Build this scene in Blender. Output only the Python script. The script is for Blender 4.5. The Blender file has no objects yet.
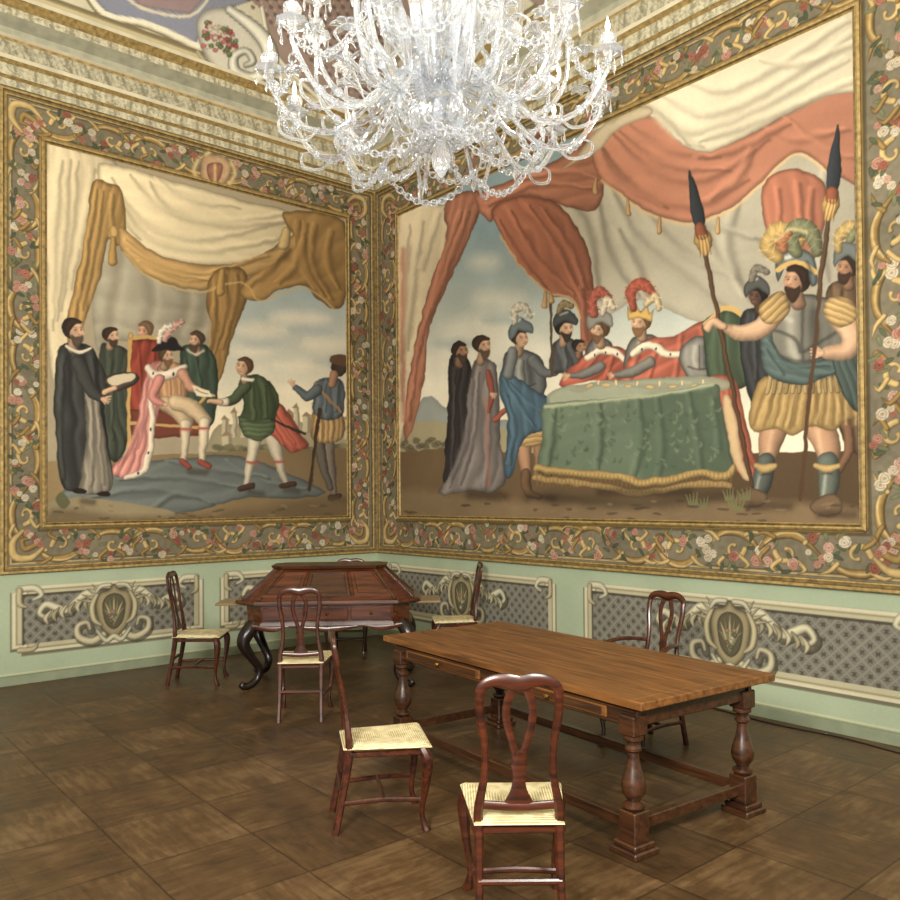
import bpy, numpy as np, math, random
from mathutils import Vector, Matrix
random.seed(7); rng=np.random.RandomState(5)
pi=math.pi
# ------------------------------------------------------------------ camera
F=814.7; CX,CY,H=8.871,-6.212,1.8
YAW,PIT,ROLL,SH=0.8711,0.0115,-0.0079,38.05
def v3(*a): return np.array(a,float)
fw=v3(-math.sin(YAW)*math.cos(PIT),math.cos(YAW)*math.cos(PIT),math.sin(PIT))
rt0=v3(math.cos(YAW),math.sin(YAW),0); up0=np.cross(rt0,fw)
rt=rt0*math.cos(ROLL)+up0*math.sin(ROLL); upv=-rt0*math.sin(ROLL)+up0*math.cos(ROLL)
cam=bpy.data.cameras.new('camera'); co=bpy.data.objects.new('camera',cam); bpy.context.collection.objects.link(co)
cam.sensor_width=36; cam.lens=F/900*36; cam.shift_y=SH/900; cam.clip_end=100
M=Matrix(((rt[0],upv[0],-fw[0],CX),(rt[1],upv[1],-fw[1],CY),(rt[2],upv[2],-fw[2],H),(0,0,0,1)))
co.matrix_world=M
sc=bpy.context.scene; sc.camera=co
try: sc.view_settings.view_transform='Standard'; sc.view_settings.look='None'
except Exception: pass

# ------------------------------------------------------------------ materials
def s2l(c):
    c=np.asarray(c,float)/255.0
    return np.where(c<=0.04045,c/12.92,((c+0.055)/1.055)**2.4)
def rgba(c): 
    l=s2l(c); return (l[0],l[1],l[2],1)
def newmat(name):
    m=bpy.data.materials.new(name); m.use_nodes=True; return m,m.node_tree,m.node_tree.nodes['Principled BSDF']
def plain(name,c,rough=.5,metal=0,noise=.0,scale=8,emis=0,ec=None,spec=None):
    m,nt,b=newmat(name); b.inputs['Base Color'].default_value=rgba(c)
    b.inputs['Roughness'].default_value=rough; b.inputs['Metallic'].default_value=metal
    if spec is not None: b.inputs['Specular IOR Level'].default_value=spec
    if noise>0:
        tc=nt.nodes.new('ShaderNodeTexCoord'); n=nt.nodes.new('ShaderNodeTexNoise'); n.inputs['Scale'].default_value=scale; n.inputs['Detail'].default_value=5
        r=nt.nodes.new('ShaderNodeValToRGB'); k=np.asarray(c,float)
        r.color_ramp.elements[0].position=.3; r.color_ramp.elements[1].position=.7
        r.color_ramp.elements[0].color=rgba(np.clip(k*(1-noise),0,255)); r.color_ramp.elements[1].color=rgba(np.clip(k*(1+noise*.6),0,255))
        nt.links.new(tc.outputs['Object'],n.inputs['Vector']); nt.links.new(n.outputs['Fac'],r.inputs['Fac']); nt.links.new(r.outputs['Color'],b.inputs['Base Color'])
    if emis>0:
        b.inputs['Emission Color'].default_value=rgba(ec or c); b.inputs['Emission Strength'].default_value=emis
    return m
def wood(name,c1,c2,scale=(1.5,18,18),rough=.3,coat=.3):
    m,nt,b=newmat(name); N=nt.nodes; Lk=nt.links.new
    tc=N.new('ShaderNodeTexCoord'); mp=N.new('ShaderNodeMapping'); mp.inputs['Scale'].default_value=scale
    n=N.new('ShaderNodeTexNoise'); n.inputs['Scale'].default_value=2.0; n.inputs['Detail'].default_value=8; n.inputs['Distortion'].default_value=.6
    r=N.new('ShaderNodeValToRGB'); r.color_ramp.elements[0].position=.32; r.color_ramp.elements[1].position=.68
    r.color_ramp.elements[0].color=rgba(c1); r.color_ramp.elements[1].color=rgba(c2)
    Lk(tc.outputs['Object'],mp.inputs['Vector']); Lk(mp.outputs['Vector'],n.inputs['Vector']); Lk(n.outputs['Fac'],r.inputs['Fac']); Lk(r.outputs['Color'],b.inputs['Base Color'])
    bp=N.new('ShaderNodeBump'); bp.inputs['Strength'].default_value=.12; bp.inputs['Distance'].default_value=.003
    Lk(n.outputs['Fac'],bp.inputs['Height']); Lk(bp.outputs['Normal'],b.inputs['Normal'])
    b.inputs['Roughness'].default_value=rough; b.inputs['Coat Weight'].default_value=coat; b.inputs['Coat Roughness'].default_value=.2
    return m
def vcol(name,rough=.75):
    m,nt,b=newmat(name); a=nt.nodes.new('ShaderNodeAttribute'); a.attribute_name='paint'
    nt.links.new(a.outputs['Color'],b.inputs['Base Color']); b.inputs['Roughness'].default_value=rough; b.inputs['Specular IOR Level'].default_value=.12
    return m
m_paint=vcol('painted_canvas'); m_fresco=vcol('painted_plaster',.85)
m_green=plain('green_plaster',(166,178,148),.85,noise=.06,scale=3)
m_gilt=plain('gilt_moulding',(168,142,88),.5,metal=.2,noise=.22,scale=25)
m_giltd=plain('dark_gilt',(118,98,58),.55,metal=.2,noise=.3,scale=25)
m_cream=plain('cream_stucco',(208,199,170),.8,noise=.08,scale=6)
m_wood=wood('walnut_wood',(36,14,7),(84,38,17))
m_red=wood('red_walnut',(44,19,9),(100,50,24),rough=.28)
m_tab=wood('oak_table_wood',(80,48,21),(136,88,42),scale=(1.2,14,14),rough=.42,coat=.12)
m_tabd=wood('dark_table_wood',(40,21,11),(80,46,23),rough=.35)
m_black=plain('ebonised_wood',(30,20,15),.28,noise=.3)
m_flap=wood('pale_walnut',(110,86,56),(150,122,86))
m_brass=plain('brass',(150,115,50),.35,metal=.9)
m_glass,nt,b=newmat('murano_glass')
b.inputs['Base Color'].default_value=(.95,.97,1,1); b.inputs['Roughness'].default_value=.04; b.inputs['Transmission Weight'].default_value=.9; b.inputs['IOR'].default_value=1.42
b.inputs['Emission Color'].default_value=(.9,.95,1,1); b.inputs['Emission Strength'].default_value=.03  # faint emission added so the glass itself seems to glow around the bulbs
m_candle=plain('candle_sleeve',(235,232,222),.5)
m_bulb=plain('bulb_glow',(255,245,225),.4,emis=7,ec=(255,240,215))
m_rush,nt,b=newmat('rush_weave'); N=nt.nodes; Lk=nt.links.new
tc=N.new('ShaderNodeTexCoord'); sx=N.new('ShaderNodeSeparateXYZ'); Lk(tc.outputs['Object'],sx.inputs[0])
ax=N.new('ShaderNodeMath'); ax.operation='ABSOLUTE'; Lk(sx.outputs[0],ax.inputs[0])
ay=N.new('ShaderNodeMath'); ay.operation='ABSOLUTE'; Lk(sx.outputs[1],ay.inputs[0])
mx=N.new('ShaderNodeMath'); mx.operation='MAXIMUM'; Lk(ax.outputs[0],mx.inputs[0]); Lk(ay.outputs[0],mx.inputs[1])
mn=N.new('ShaderNodeMath'); mn.operation='MULTIPLY'; mn.inputs[1].default_value=520; Lk(mx.outputs[0],mn.inputs[0])
sn=N.new('ShaderNodeMath'); sn.operation='SINE'; Lk(mn.outputs[0],sn.inputs[0])
nz=N.new('ShaderNodeTexNoise'); nz.inputs['Scale'].default_value=22; Lk(tc.outputs['Object'],nz.inputs['Vector'])
ad=N.new('ShaderNodeMath'); ad.operation='MULTIPLY_ADD'; ad.inputs[1].default_value=.22; Lk(sn.outputs[0],ad.inputs[0]); Lk(nz.outputs['Fac'],ad.inputs[2])
cr=N.new('ShaderNodeValToRGB'); cr.color_ramp.elements[0].position=.2; cr.color_ramp.elements[1].position=.7
cr.color_ramp.elements[0].color=rgba((178,156,104)); cr.color_ramp.elements[1].color=rgba((238,226,184))
Lk(ad.outputs[0],cr.inputs['Fac']); Lk(cr.outputs['Color'],b.inputs['Base Color']); b.inputs['Roughness'].default_value=.7
bp=N.new('ShaderNodeBump'); bp.inputs['Strength'].default_value=.5; bp.inputs['Distance'].default_value=.004; Lk(sn.outputs[0],bp.inputs['Height']); Lk(bp.outputs['Normal'],b.inputs['Normal'])
# parquet
m_floor,nt,b=newmat('parquet_floor'); N=nt.nodes; Lk=nt.links.new
def mth(op,a,bv=None,cv=None):
    n=N.new('ShaderNodeMath'); n.operation=op
    for i,x in enumerate([a,bv,cv]):
        if x is None: continue
        if isinstance(x,(int,float)): n.inputs[i].default_value=x
        else: Lk(x,n.inputs[i])
    return n.outputs[0]
tc=N.new('ShaderNodeTexCoord'); sx=N.new('ShaderNodeSeparateXYZ'); Lk(tc.outputs['Object'],sx.inputs[0])
T=.60
X=mth('DIVIDE',sx.outputs[0],T); Y=mth('DIVIDE',sx.outputs[1],T)
ix=mth('FLOOR',X); iy=mth('FLOOR',Y); fx=mth('SUBTRACT',X,ix); fy=mth('SUBTRACT',Y,iy)
par=mth('PINGPONG',mth('ADD',ix,iy),1)
cb=N.new('ShaderNodeCombineXYZ'); Lk(ix,cb.inputs[0]); Lk(iy,cb.inputs[1]); wn=N.new('ShaderNodeTexWhiteNoise'); Lk(cb.outputs[0],wn.inputs['Vector'])
def grain(sx_,sy_):
    mp=N.new('ShaderNodeMapping'); mp.inputs['Scale'].default_value=(sx_,sy_,1); Lk(tc.outputs['Object'],mp.inputs['Vector'])
    n=N.new('ShaderNodeTexNoise'); n.inputs['Scale'].default_value=1; n.inputs['Detail'].default_value=8; Lk(mp.outputs[0],n.inputs['Vector']); return n.outputs['Fac']
g1=grain(5,28); g2=grain(28,5)
g=mth('ADD',mth('MULTIPLY',g1,par),mth('MULTIPLY',g2,mth('SUBTRACT',1,par)))
ex=mth('MINIMUM',fx,mth('SUBTRACT',1,fx)); ey=mth('MINIMUM',fy,mth('SUBTRACT',1,fy)); em=mth('MINIMUM',ex,ey)
joint=mth('LESS_THAN',em,.010); joint2=mth('MULTIPLY',mth('GREATER_THAN',em,.15),mth('LESS_THAN',em,.16))
bn=N.new('ShaderNodeTexNoise'); bn.inputs['Scale'].default_value=3.2; bn.inputs['Detail'].default_value=10; bn.inputs['Roughness'].default_value=.7; bn.inputs['Distortion'].default_value=.4; Lk(tc.outputs['Object'],bn.inputs['Vector'])
val=mth('ADD',mth('MULTIPLY',g,.34),mth('ADD',mth('MULTIPLY',wn.outputs['Value'],.10),mth('MULTIPLY',bn.outputs['Fac'],.62)))
val=mth('SUBTRACT',val,mth('MULTIPLY',mth('MAXIMUM',joint,mth('MULTIPLY',joint2,.4)),.14))
cr=N.new('ShaderNodeValToRGB'); cr.color_ramp.elements[0].position=.34; cr.color_ramp.elements[1].position=.80
cr.color_ramp.elements[0].color=rgba((46,31,17)); cr.color_ramp.elements[1].color=rgba((132,106,72))
e=cr.color_ramp.elements.new(.55); e.color=rgba((84,61,36))
Lk(val,cr.inputs['Fac']); Lk(cr.outputs['Color'],b.inputs['Base Color'])
rr=mth('MULTIPLY_ADD',bn.outputs['Fac'],.45,.22); Lk(rr,b.inputs['Roughness'])
bp=N.new('ShaderNodeBump'); bp.inputs['Strength'].default_value=.25; bp.inputs['Distance'].default_value=.004; Lk(val,bp.inputs['Height']); Lk(bp.outputs['Normal'],b.inputs['Normal'])

# ------------------------------------------------------------------ mesh builder
def crom(pts,sub,closed=False):
    P=np.asarray(pts,float); n=len(P)
    if sub<=1 or n<3: return P
    out=[]
    rngn=n if closed else n-1
    for i in range(rngn):
        if closed: a,b_,c,d=P[(i-1)%n],P[i],P[(i+1)%n],P[(i+2)%n]
        else: a,b_,c,d=P[max(i-1,0)],P[i],P[i+1],P[min(i+2,n-1)]
        for k in range(sub):
            t=k/sub
            out.append(.5*((2*b_)+(-a+c)*t+(2*a-5*b_+4*c-d)*t*t+(-a+3*b_-3*c+d)*t**3))
    if not closed: out.append(P[-1])
    return np.array(out)
class MB:
    def __init__(s): s.v=[]; s.f=[]; s.m=[]; s.mats=[]; s.M=Matrix.Identity(4)
    def mi(s,m):
        if m not in s.mats: s.mats.append(m)
        return s.mats.index(m)
    def add(s,vs,fs,mat,M=None):
        T=s.M@M if M is not None else s.M
        A=np.array(T); V=np.asarray(vs,float); V=V@A[:3,:3].T+A[:3,3]
        o=len(s.v); s.v.extend(V.tolist()); k=s.mi(mat)
        for f in fs: s.f.append([i+o for i in f]); s.m.append(k)
    def box(s,c,size,mat,bev=.004,M=None):
        h=np.array(size)/2; bev=min(bev,min(h)*.45); vs=[]; idx={}
        for sx_ in(-1,1):
            for sy_ in(-1,1):
                for sz_ in(-1,1):
                    for k in range(3):
                        p=np.array([sx_,sy_,sz_])*h; 
                        for j in range(3):
                            if j!=k: p[j]-=[sx_,sy_,sz_][j]*bev
                        idx[(sx_,sy_,sz_,k)]=len(vs); vs.append(p+np.array(c))
        fs=[]
        for k in range(3):
            a,b_=[j for j in range(3) if j!=k]
            for sg in(-1,1):
                q=[]
                for (u,w) in((-1,-1),(1,-1),(1,1),(-1,1)):
                    t=[0,0,0]; t[k]=sg;t[a]=u;t[b_]=w; q.append(idx[(t[0],t[1],t[2],k)])
                if (sg>0)==(k==1): q=q[::-1]
                fs.append(q)
        for k in range(3):
            a,b_=[j for j in range(3) if j!=k]
            for u in(-1,1):
                for w in(-1,1):
                    def T_(e): t=[0,0,0]; t[k]=e;t[a]=u;t[b_]=w; return t
                    t0,t1=T_(-1),T_(1)
                    q=[idx[(*t0,a)],idx[(*t1,a)],idx[(*t1,b_)],idx[(*t0,b_)]]
                    sgn=u*w*(1 if k!=1 else -1)
                    if sgn>0: q=q[::-1]
                    fs.append(q)
        for sx_ in(-1,1):
            for sy_ in(-1,1):
                for sz_ in(-1,1):
                    q=[idx[(sx_,sy_,sz_,k)] for k in range(3)]
                    if sx_*sy_*sz_<0:q=q[::-1]
                    fs.append(q)
        s.add(vs,fs,mat,M)
    def sweep(s,pts,sizes,mat,n=8,sub=4,ref=(1,0,0),pw=1.0,M=None,closed=False):
        pts=np.asarray(pts,float); sz=np.asarray([(q,q) if np.isscalar(q) else q for q in sizes],float)
        if len(sz)==1: sz=np.repeat(sz,len(pts),0)
        Q=crom(np.hstack([pts,sz]),sub,closed); P=Q[:,:3]; Z=Q[:,3:]
        m=len(P); vs=[]; ref=np.asarray(ref,float)
        for i in range(m):
            if closed: T=P[(i+1)%m]-P[i-1]
            else: T=P[min(i+1,m-1)]-P[max(i-1,0)]
            T=T/(np.linalg.norm(T)+1e-9)
            A=ref-T*(ref@T)
            if np.linalg.norm(A)<1e-3: A=np.array([0.3,.9,.1])-T*(np.array([0.3,.9,.1])@T)
            A/=np.linalg.norm(A); B=np.cross(T,A)
            for k in range(n):
                t=2*pi*(k+.5)/n; c_,s_=math.cos(t),math.sin(t)
                c_=math.copysign(abs(c_)**pw,c_); s_=math.copysign(abs(s_)**pw,s_)
                vs.append(P[i]+A*c_*Z[i,0]+B*s_*Z[i,1])
        fs=[]
        for i in range(m if closed else m-1):
            j=(i+1)%m
            for k in range(n):
                l=(k+1)%n; fs.append([i*n+k,i*n+l,j*n+l,j*n+k])
        if not closed:
            fs.append([k for k in range(n)][::-1]); fs.append([(m-1)*n+k for k in range(n)])
        s.add(vs,fs,mat,M)
    def lathe(s,prof,mat,c=(0,0,0),n=20,M=None,scal=0,ns=6):
        vs=[];fs=[]
        for r,z in prof:
            for k in range(n):
                t=2*pi*k/n; rr=r*(1+scal*math.cos(ns*t)); vs.append((c[0]+rr*math.cos(t),c[1]+rr*math.sin(t),c[2]+z))
        m=len(prof)
        for i in range(m-1):
            for k in range(n):
                l=(k+1)%n; fs.append([i*n+k,i*n+l,(i+1)*n+l,(i+1)*n+k])
        if prof[0][0]>1e-4: fs.append([k for k in range(n)][::-1])
        if prof[-1][0]>1e-4: fs.append([(m-1)*n+k for k in range(n)])
        if prof[0][1]>prof[-1][1]: fs=[f[::-1] for f in fs]
        s.add(vs,fs,mat,M)
    def frus(s,p0,z0,p1,z1,mat,M=None):
        n=len(p0); vs=[(x,y,z0) for x,y in p0]+[(x,y,z1) for x,y in p1]
        fs=[[k,(k+1)%n,n+(k+1)%n,n+k] for k in range(n)]+[list(range(n))[::-1],[n+k for k in range(n)]]
        s.add(vs,fs,mat,M)
    def obj(s,name,smooth=35,mesh_only=False):
        me=bpy.data.meshes.new(name); me.from_pydata(s.v,[],s.f); 
        for m in s.mats: me.materials.append(m)
        me.polygons.foreach_set('material_index',np.array(s.m,dtype=np.int32))
        me.polygons.foreach_set('use_smooth',np.ones(len(s.f),dtype=bool)); me.update()
        me.set_sharp_from_angle(angle=math.radians(smooth))
        if mesh_only: return me
        o=bpy.data.objects.new(name,me); bpy.context.collection.objects.link(o); return o
def place(me,name,x,y,ang,z=0):
    o=bpy.data.objects.new(name,me); bpy.context.collection.objects.link(o); o.location=(x,y,z); o.rotation_euler=(0,0,ang); return o

# ------------------------------------------------------------------ paint engine
def vnoise(shape,cell,seed,cx_=None):
    r=np.random.RandomState(seed); h,w=shape; cx_=cx_ or cell; gh,gw=int(h/cell)+3,int(w/cx_)+3
    g=r.rand(gh,gw); y=np.arange(h)/cell; x=np.arange(w)/cx_
    iy=y.astype(int); ix=x.astype(int); fy=(y-iy)[:,None]; fx_=(x-ix)[None,:]
    fy=fy*fy*(3-2*fy); fx_=fx_*fx_*(3-2*fx_)
    a=g[iy][:,ix]; b_=g[iy][:,ix+1]; c=g[iy+1][:,ix]; d=g[iy+1][:,ix+1]
    return (a*(1-fx_)+b_*fx_)*(1-fy)+(c*(1-fx_)+d*fx_)*fy
class Canvas:
    def __init__(s,pos,a,b_):
        s.pos=pos; s.h,s.w=a.shape; sh=a.shape
        d=pos-v3(CX,CY,H); z=d@fw; z=np.maximum(z,.2)
        s.U=450+F*(d@rt)/z; s.V=450+SH-F*(d@upv)/z
        n=lambda c,k: vnoise(sh,c,k)-.5
        s.U2=s.U+n(16,71)*2.2+n(6,72)*.8; s.V2=s.V+n(16,73)*2.2+n(6,74)*.8
        s.NZ=vnoise(sh,90,75)*.75+vnoise(sh,36,76)*.25
        s.A=a; s.B=b_; s.col=np.zeros((s.h,s.w,3)); s.space('px')
    def space(s,k):
        s.k=k; s.X,s.Y={'px':(s.U,s.V),'art':(s.U2,s.V2),'m':(s.A,s.B)}[k]; s.sf=1.0 if k!='m' else .006
    def _idx(s,x0,x1,y0,y1):
        return np.nonzero((s.X>x0)&(s.X<x1)&(s.Y>y0)&(s.Y<y1))
    def _seg(s,P,Q,closed,W=None):
        best=np.full(len(P),1e9); ins=np.zeros(len(P),bool); n=len(Q); bx=np.zeros(len(P))
        for i in range(n if closed else n-1):
            a=Q[i]; b_=Q[(i+1)%n]; ab=b_-a; L=ab@ab+1e-12
            t=np.clip(((P[:,0]-a[0])*ab[0]+(P[:,1]-a[1])*ab[1])/L,0,1)
            dx=P[:,0]-a[0]-t*ab[0]; dy=P[:,1]-a[1]-t*ab[1]; d=np.sqrt(dx*dx+dy*dy)
            if W is not None:
                ww=W[i]+(W[(i+1)%n]-W[i])*t; d=d-ww; k=d<best; sg=1 if s.k!='m' else -1
                bx[k]=((dx*.85+dy*.5*sg)/(ww+1e-6))[k]
            best=np.minimum(best,d)
            if closed:
                c=((a[1]>P[:,1])!=(b_[1]>P[:,1])); 
                if abs(ab[1])>1e-12: ins^=c&(P[:,0]<ab[0]*(P[:,1]-a[1])/ab[1]+a[0])
        return best,(ins if closed else bx)
    def _comp(s,ix,sd,P,col,soft,edge,a,grad,lr,tex,side=None,fold=None):
        al=np.clip(sd/soft+.5,0,1)*a; c=np.broadcast_to(np.asarray(col,float)/255,(len(sd),3)).copy()
        if grad is not None:
            c2,p0,p1=grad; p0=np.array(p0,float);p1=np.array(p1,float); dv=p1-p0
            t=np.clip(((P-p0)@dv)/(dv@dv),0,1)[:,None]; c=c*(1-t)+np.asarray(c2,float)/255*t
        if edge is not None:
            f,w=edge; t=np.clip(sd/w,0,1); t=t*(2-t); c=c*(f+(1-f)*t)[:,None]
        if side is not None: c=c*(1-.26*np.clip(side,-1,1))[:,None]
        if lr:
            x=P[:,0]; h=(x.max()-x.min())/2+1e-9; c=c*(1-lr*(x-x.min()-h)/h)[:,None]
        if fold is not None:
            amp,per=fold; m=sd>0
            if m.sum()>20:
                q=P[m]; mu=q.mean(0); w_,e_=np.linalg.eigh(np.cov((q-mu).T)); ax=e_[:,1]; pr=e_[:,0]
                along=(P-mu)@ax; ac=(P-mu)@pr; wd=math.sqrt(max(w_[0],1))*3.4
                per=per or min(max(wd/3.0,5.),22); n=s.NZ[ix]
                ph=ac/per+ (n-.5)*1.8+along/(per*18); tri=ph-np.floor(ph)
                sh=np.where(tri<.66,tri/.66,(1-tri)/.34)
                sh=sh*sh*(3-2*sh); ph2=ac/(per*.47)+(n-.5)*2.8+along/(per*9); s2=.5+.5*np.sin(2*pi*ph2)
                g_=.5+1.0*n
                c=c*(1+amp*(1.1*(sh-.5)*g_+.22*(s2-.5)))[:,None]
        s.col[ix]=s.col[ix]*(1-al[:,None])+np.clip(c,0,1)*al[:,None]
    def P(s,pts,col,sm=4,soft=1.3,edge=None,a=1,grad=None,lr=0,tex=0,fold=None):
        Q=crom(pts,sm,True) if sm>1 else np.asarray(pts,float); soft=soft*s.sf
        ix=s._idx(Q[:,0].min()-soft,Q[:,0].max()+soft,Q[:,1].min()-soft,Q[:,1].max()+soft)
        if len(ix[0])==0: return
        P=np.stack([s.X[ix],s.Y[ix]],1); d,i=s._seg(P,Q,True); s._comp(ix,np.where(i,d,-d),P,col,soft,edge,a,grad,lr,tex,fold=fold)
    def S(s,pts,w,col,sm=4,soft=1.2,edge=(.6,None),a=1,grad=None,lr=0):
        w=[w]*len(pts) if np.isscalar(w) else list(w)
        Q=crom(np.hstack([np.asarray(pts,float),np.array(w)[:,None]]),sm if len(pts)>2 else 1); W=Q[:,2]; Q=Q[:,:2]; soft=soft*s.sf
        mw=W.max()+soft; ix=s._idx(Q[:,0].min()-mw,Q[:,0].max()+mw,Q[:,1].min()-mw,Q[:,1].max()+mw)
        if len(ix[0])==0: return
        P=np.stack([s.X[ix],s.Y[ix]],1); d,bx=s._seg(P,Q,False,W)
        if edge is not None and edge[1] is None: edge=(edge[0],max(W.max()*.8,1e-4))
        s._comp(ix,-d,P,col,soft,edge,a,grad,lr,0,side=bx if edge is not None else None)
    def G(s,pts,w,col,a=.6,sm=5):
        w=[w]*len(pts) if np.isscalar(w) else list(w)
        Q=crom(np.hstack([np.asarray(pts,float),np.array(w)[:,None]]),sm if len(pts)>2 else 1); W=Q[:,2]; Q=Q[:,:2]
        mw=W.max()*2.2; ix=s._idx(Q[:,0].min()-mw,Q[:,0].max()+mw,Q[:,1].min()-mw,Q[:,1].max()+mw)
        if len(ix[0])==0: return
        P=np.stack([s.X[ix],s.Y[ix]],1); best=np.zeros(len(P))
        for i in range(len(Q)-1):
            a0,b0=Q[i],Q[i+1]; ab=b0-a0; L=ab@ab+1e-12
            t=np.clip(((P[:,0]-a0[0])*ab[0]+(P[:,1]-a0[1])*ab[1])/L,0,1)
            d2=(P[:,0]-a0[0]-t*ab[0])**2+(P[:,1]-a0[1]-t*ab[1])**2; ww=W[i]+(W[i+1]-W[i])*t
            best=np.maximum(best,np.exp(-d2/(ww*ww+1e-12)))
        al=(best*a)[:,None]; s.col[ix]=s.col[ix]*(1-al)+np.asarray(col,float)/255*al
    def E(s,x,y,rx,ry,col,rot=0,edge=(.7,None),a=1,soft=1.1,lr=0):
        t=np.linspace(0,2*pi,16,endpoint=False); c_,s_=math.cos(rot),math.sin(rot)
        px=rx*np.cos(t); py=ry*np.sin(t); pts=np.stack([x+px*c_-py*s_,y+px*s_+py*c_],1)
        if edge is not None and edge[1] is None: edge=(edge[0],min(rx,ry)*.8)
        s.P(pts,col,sm=1,soft=soft,edge=edge,a=a,lr=lr)
    def mesh(s,name,mat):
        h,w=s.h,s.w; me=bpy.data.meshes.new(name); nv=h*w; me.vertices.add(nv); me.vertices.foreach_set('co',s.pos.reshape(-1).astype(np.float32))
        i=np.arange(nv).reshape(h,w); q=np.stack([i[:-1,:-1],i[:-1,1:],i[1:,1:],i[1:,:-1]],-1).reshape(-1,4)
        nf=len(q); me.loops.add(nf*4); me.loops.foreach_set('vertex_index',q.reshape(-1).astype(np.int32))
        me.polygons.add(nf); me.polygons.foreach_set('loop_start',np.arange(0,nf*4,4,dtype=np.int32))
        try: me.polygons.foreach_set('loop_total',np.full(nf,4,dtype=np.int32))
        except Exception: pass
        me.polygons.foreach_set('use_smooth',np.ones(nf,dtype=bool))
        at=me.color_attributes.new('paint','FLOAT_COLOR','POINT'); c=np.clip(s.col,0,1)
        l=np.where(c<=0.04045,c/12.92,((c+0.055)/1.055)**2.4); l=np.concatenate([l,np.ones((h,w,1))],2)
        at.data.foreach_set('color',l.reshape(-1).astype(np.float32)); me.update(); me.validate(); me.materials.append(mat)
        o=bpy.data.objects.new(name,me); bpy.context.collection.objects.link(o); return o
def canvasL(s0,s1,z0,z1,st,off):
    a=np.arange(s0,s1+1e-6,st); z=np.arange(z0,z1+1e-6,st); A,B=np.meshgrid(a,z)
    return Canvas(np.stack([np.full_like(A,off),A,B],-1),A,B)
def canvasR(s0,s1,z0,z1,st,off):
    a=np.arange(s0,s1+1e-6,st); z=np.arange(z0,z1+1e-6,st); A,B=np.meshgrid(a,z)
    return Canvas(np.stack([A,np.full_like(A,-off),B],-1),A,B)
def age(cv,amp=.07,seed=3,fine=.05):
    sh=(cv.h,cv.w)
    n=(vnoise(sh,80,seed)-.5)*.9+(vnoise(sh,26,seed+1)-.5)*.5+(vnoise(sh,4,seed+4)-.5)*.2
    n2=np.random.RandomState(seed).rand(*sh)-.5
    cv.col*=(1+amp*n*2+fine*n2)[...,None]

# ---- painted border band of gilt scrolls and flowers
GOLD=(190,163,110); OCH=(150,122,74)
FLW=[(186,136,116),(204,188,160),(150,94,76),(198,160,138),(168,112,94),(208,196,170)]
def rose(cv,x,y,rr,cc,r):
    cc=np.array(cc,float); cv.E(x,y,rr,rr*.9,tuple(cc),rot=r.uniform(0,3),edge=(.62,rr*.8))
    a0=r.uniform(0,6)
    for q in range(3):
        a=a0+q*2.1; R1=rr*.62; pts=[(x+R1*math.cos(a+t),y+R1*math.sin(a+t)) for t in(-.7,0,.7)]
        cv.G(pts,rr*.14,tuple(cc*.66),.7,sm=2); cv.G([(px+(x-px)*-.3,py+(y-py)*-.3) for px,py in pts],rr*.12,tuple(np.clip(cc*1.18,0,255)),.6,sm=2)
    cv.E(x,y,rr*.3,rr*.26,tuple(cc*.72),edge=None)
def band(cv,p0,p1,nrm,hw,cell=1.02,seed=1):
    r=random.Random(seed); p0=np.array(p0,float);p1=np.array(p1,float); d=p1-p0; L=np.linalg.norm(d); d/=L; nrm=np.array(nrm,float)
    n=max(1,round(L/cell)); c=L/n; k=hw/.15
    for i in range(n):
        o=p0+d*c*(i+.5); fl=1 if i%2 else -1
        j1,j2=r.uniform(-.014,.014),r.uniform(-.014,.014)
        def m(q): return [o+d*x*c/.8+nrm*(y*fl+j1*math.sin(9*x)+j2*math.cos(7*x))*k for x,y in q]
        cv.S(m([(-.40,.02),(-.32,.10),(-.18,.115),(-.07,.05),(.0,-.02),(.12,-.10),(.26,-.11),(.36,-.05),(.40,.02)]),[.014,.034,.036,.022,.014,.028,.036,.026,.012],OCH,sm=3,edge=(.5,.03))
        cv.G(m([(-.36,.06),(-.27,.12),(-.16,.125),(-.07,.07)]),.009,(214,194,144),.7); cv.G(m([(.06,-.05),(.16,-.11),(.28,-.105),(.35,-.06)]),.009,(208,186,134),.6)
        for sg in(-1,1):
            sp=[]
            for t in np.linspace(0,1,9): 
                a_=t*4.8+ (0 if sg>0 else pi); rr=.075*(1-t*.72); sp.append((sg*.22+rr*math.cos(a_),rr*math.sin(a_)))
            cv.S(m(sp),[.026,.027,.025,.023,.02,.017,.015,.014,.02],GOLD,sm=2,edge=(.5,.02))
            for (x0,y0,x1,y1,x2,y2) in((.1,-.06,.05,-.11,-.02,-.135),(.3,-.10,.37,-.13,.44,-.10),(.16,.05,.10,.11,.15,.14),(.34,-.03,.40,.04,.36,.09),(.26,.05,.32,.10,.28,.135)):
                cv.S(m([(sg*x0,sg*y0),(sg*x1,sg*y1),(sg*x2,sg*y2)]),[.02,.018,.003],GOLD if r.random()<.5 else OCH,sm=3,edge=(.5,.018))
        for cx_,cy_,ct,sp_ in((0,0.01,6,.09),(.4,0,6,.09),(-.17,-.08,2,.04),(.18,.09,2,.04)):
            for j in range(ct+3):
                x=cx_+r.uniform(-sp_,sp_)*1.5; y=cy_+r.uniform(-sp_,sp_)*1.3; q=m([(x,y)])[0]
                cv.E(q[0],q[1],.045,.017,r.choice([(86,92,68),(76,82,62),(112,114,84)]),rot=r.uniform(0,3),edge=(.7,.012))
            for j in range(ct):
                x=cx_+r.uniform(-sp_,sp_); y=cy_+r.uniform(-sp_,sp_); q=m([(x,y)])[0]; rose(cv,q[0],q[1],r.uniform(.026,.05),r.choice(FLW),r)
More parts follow.
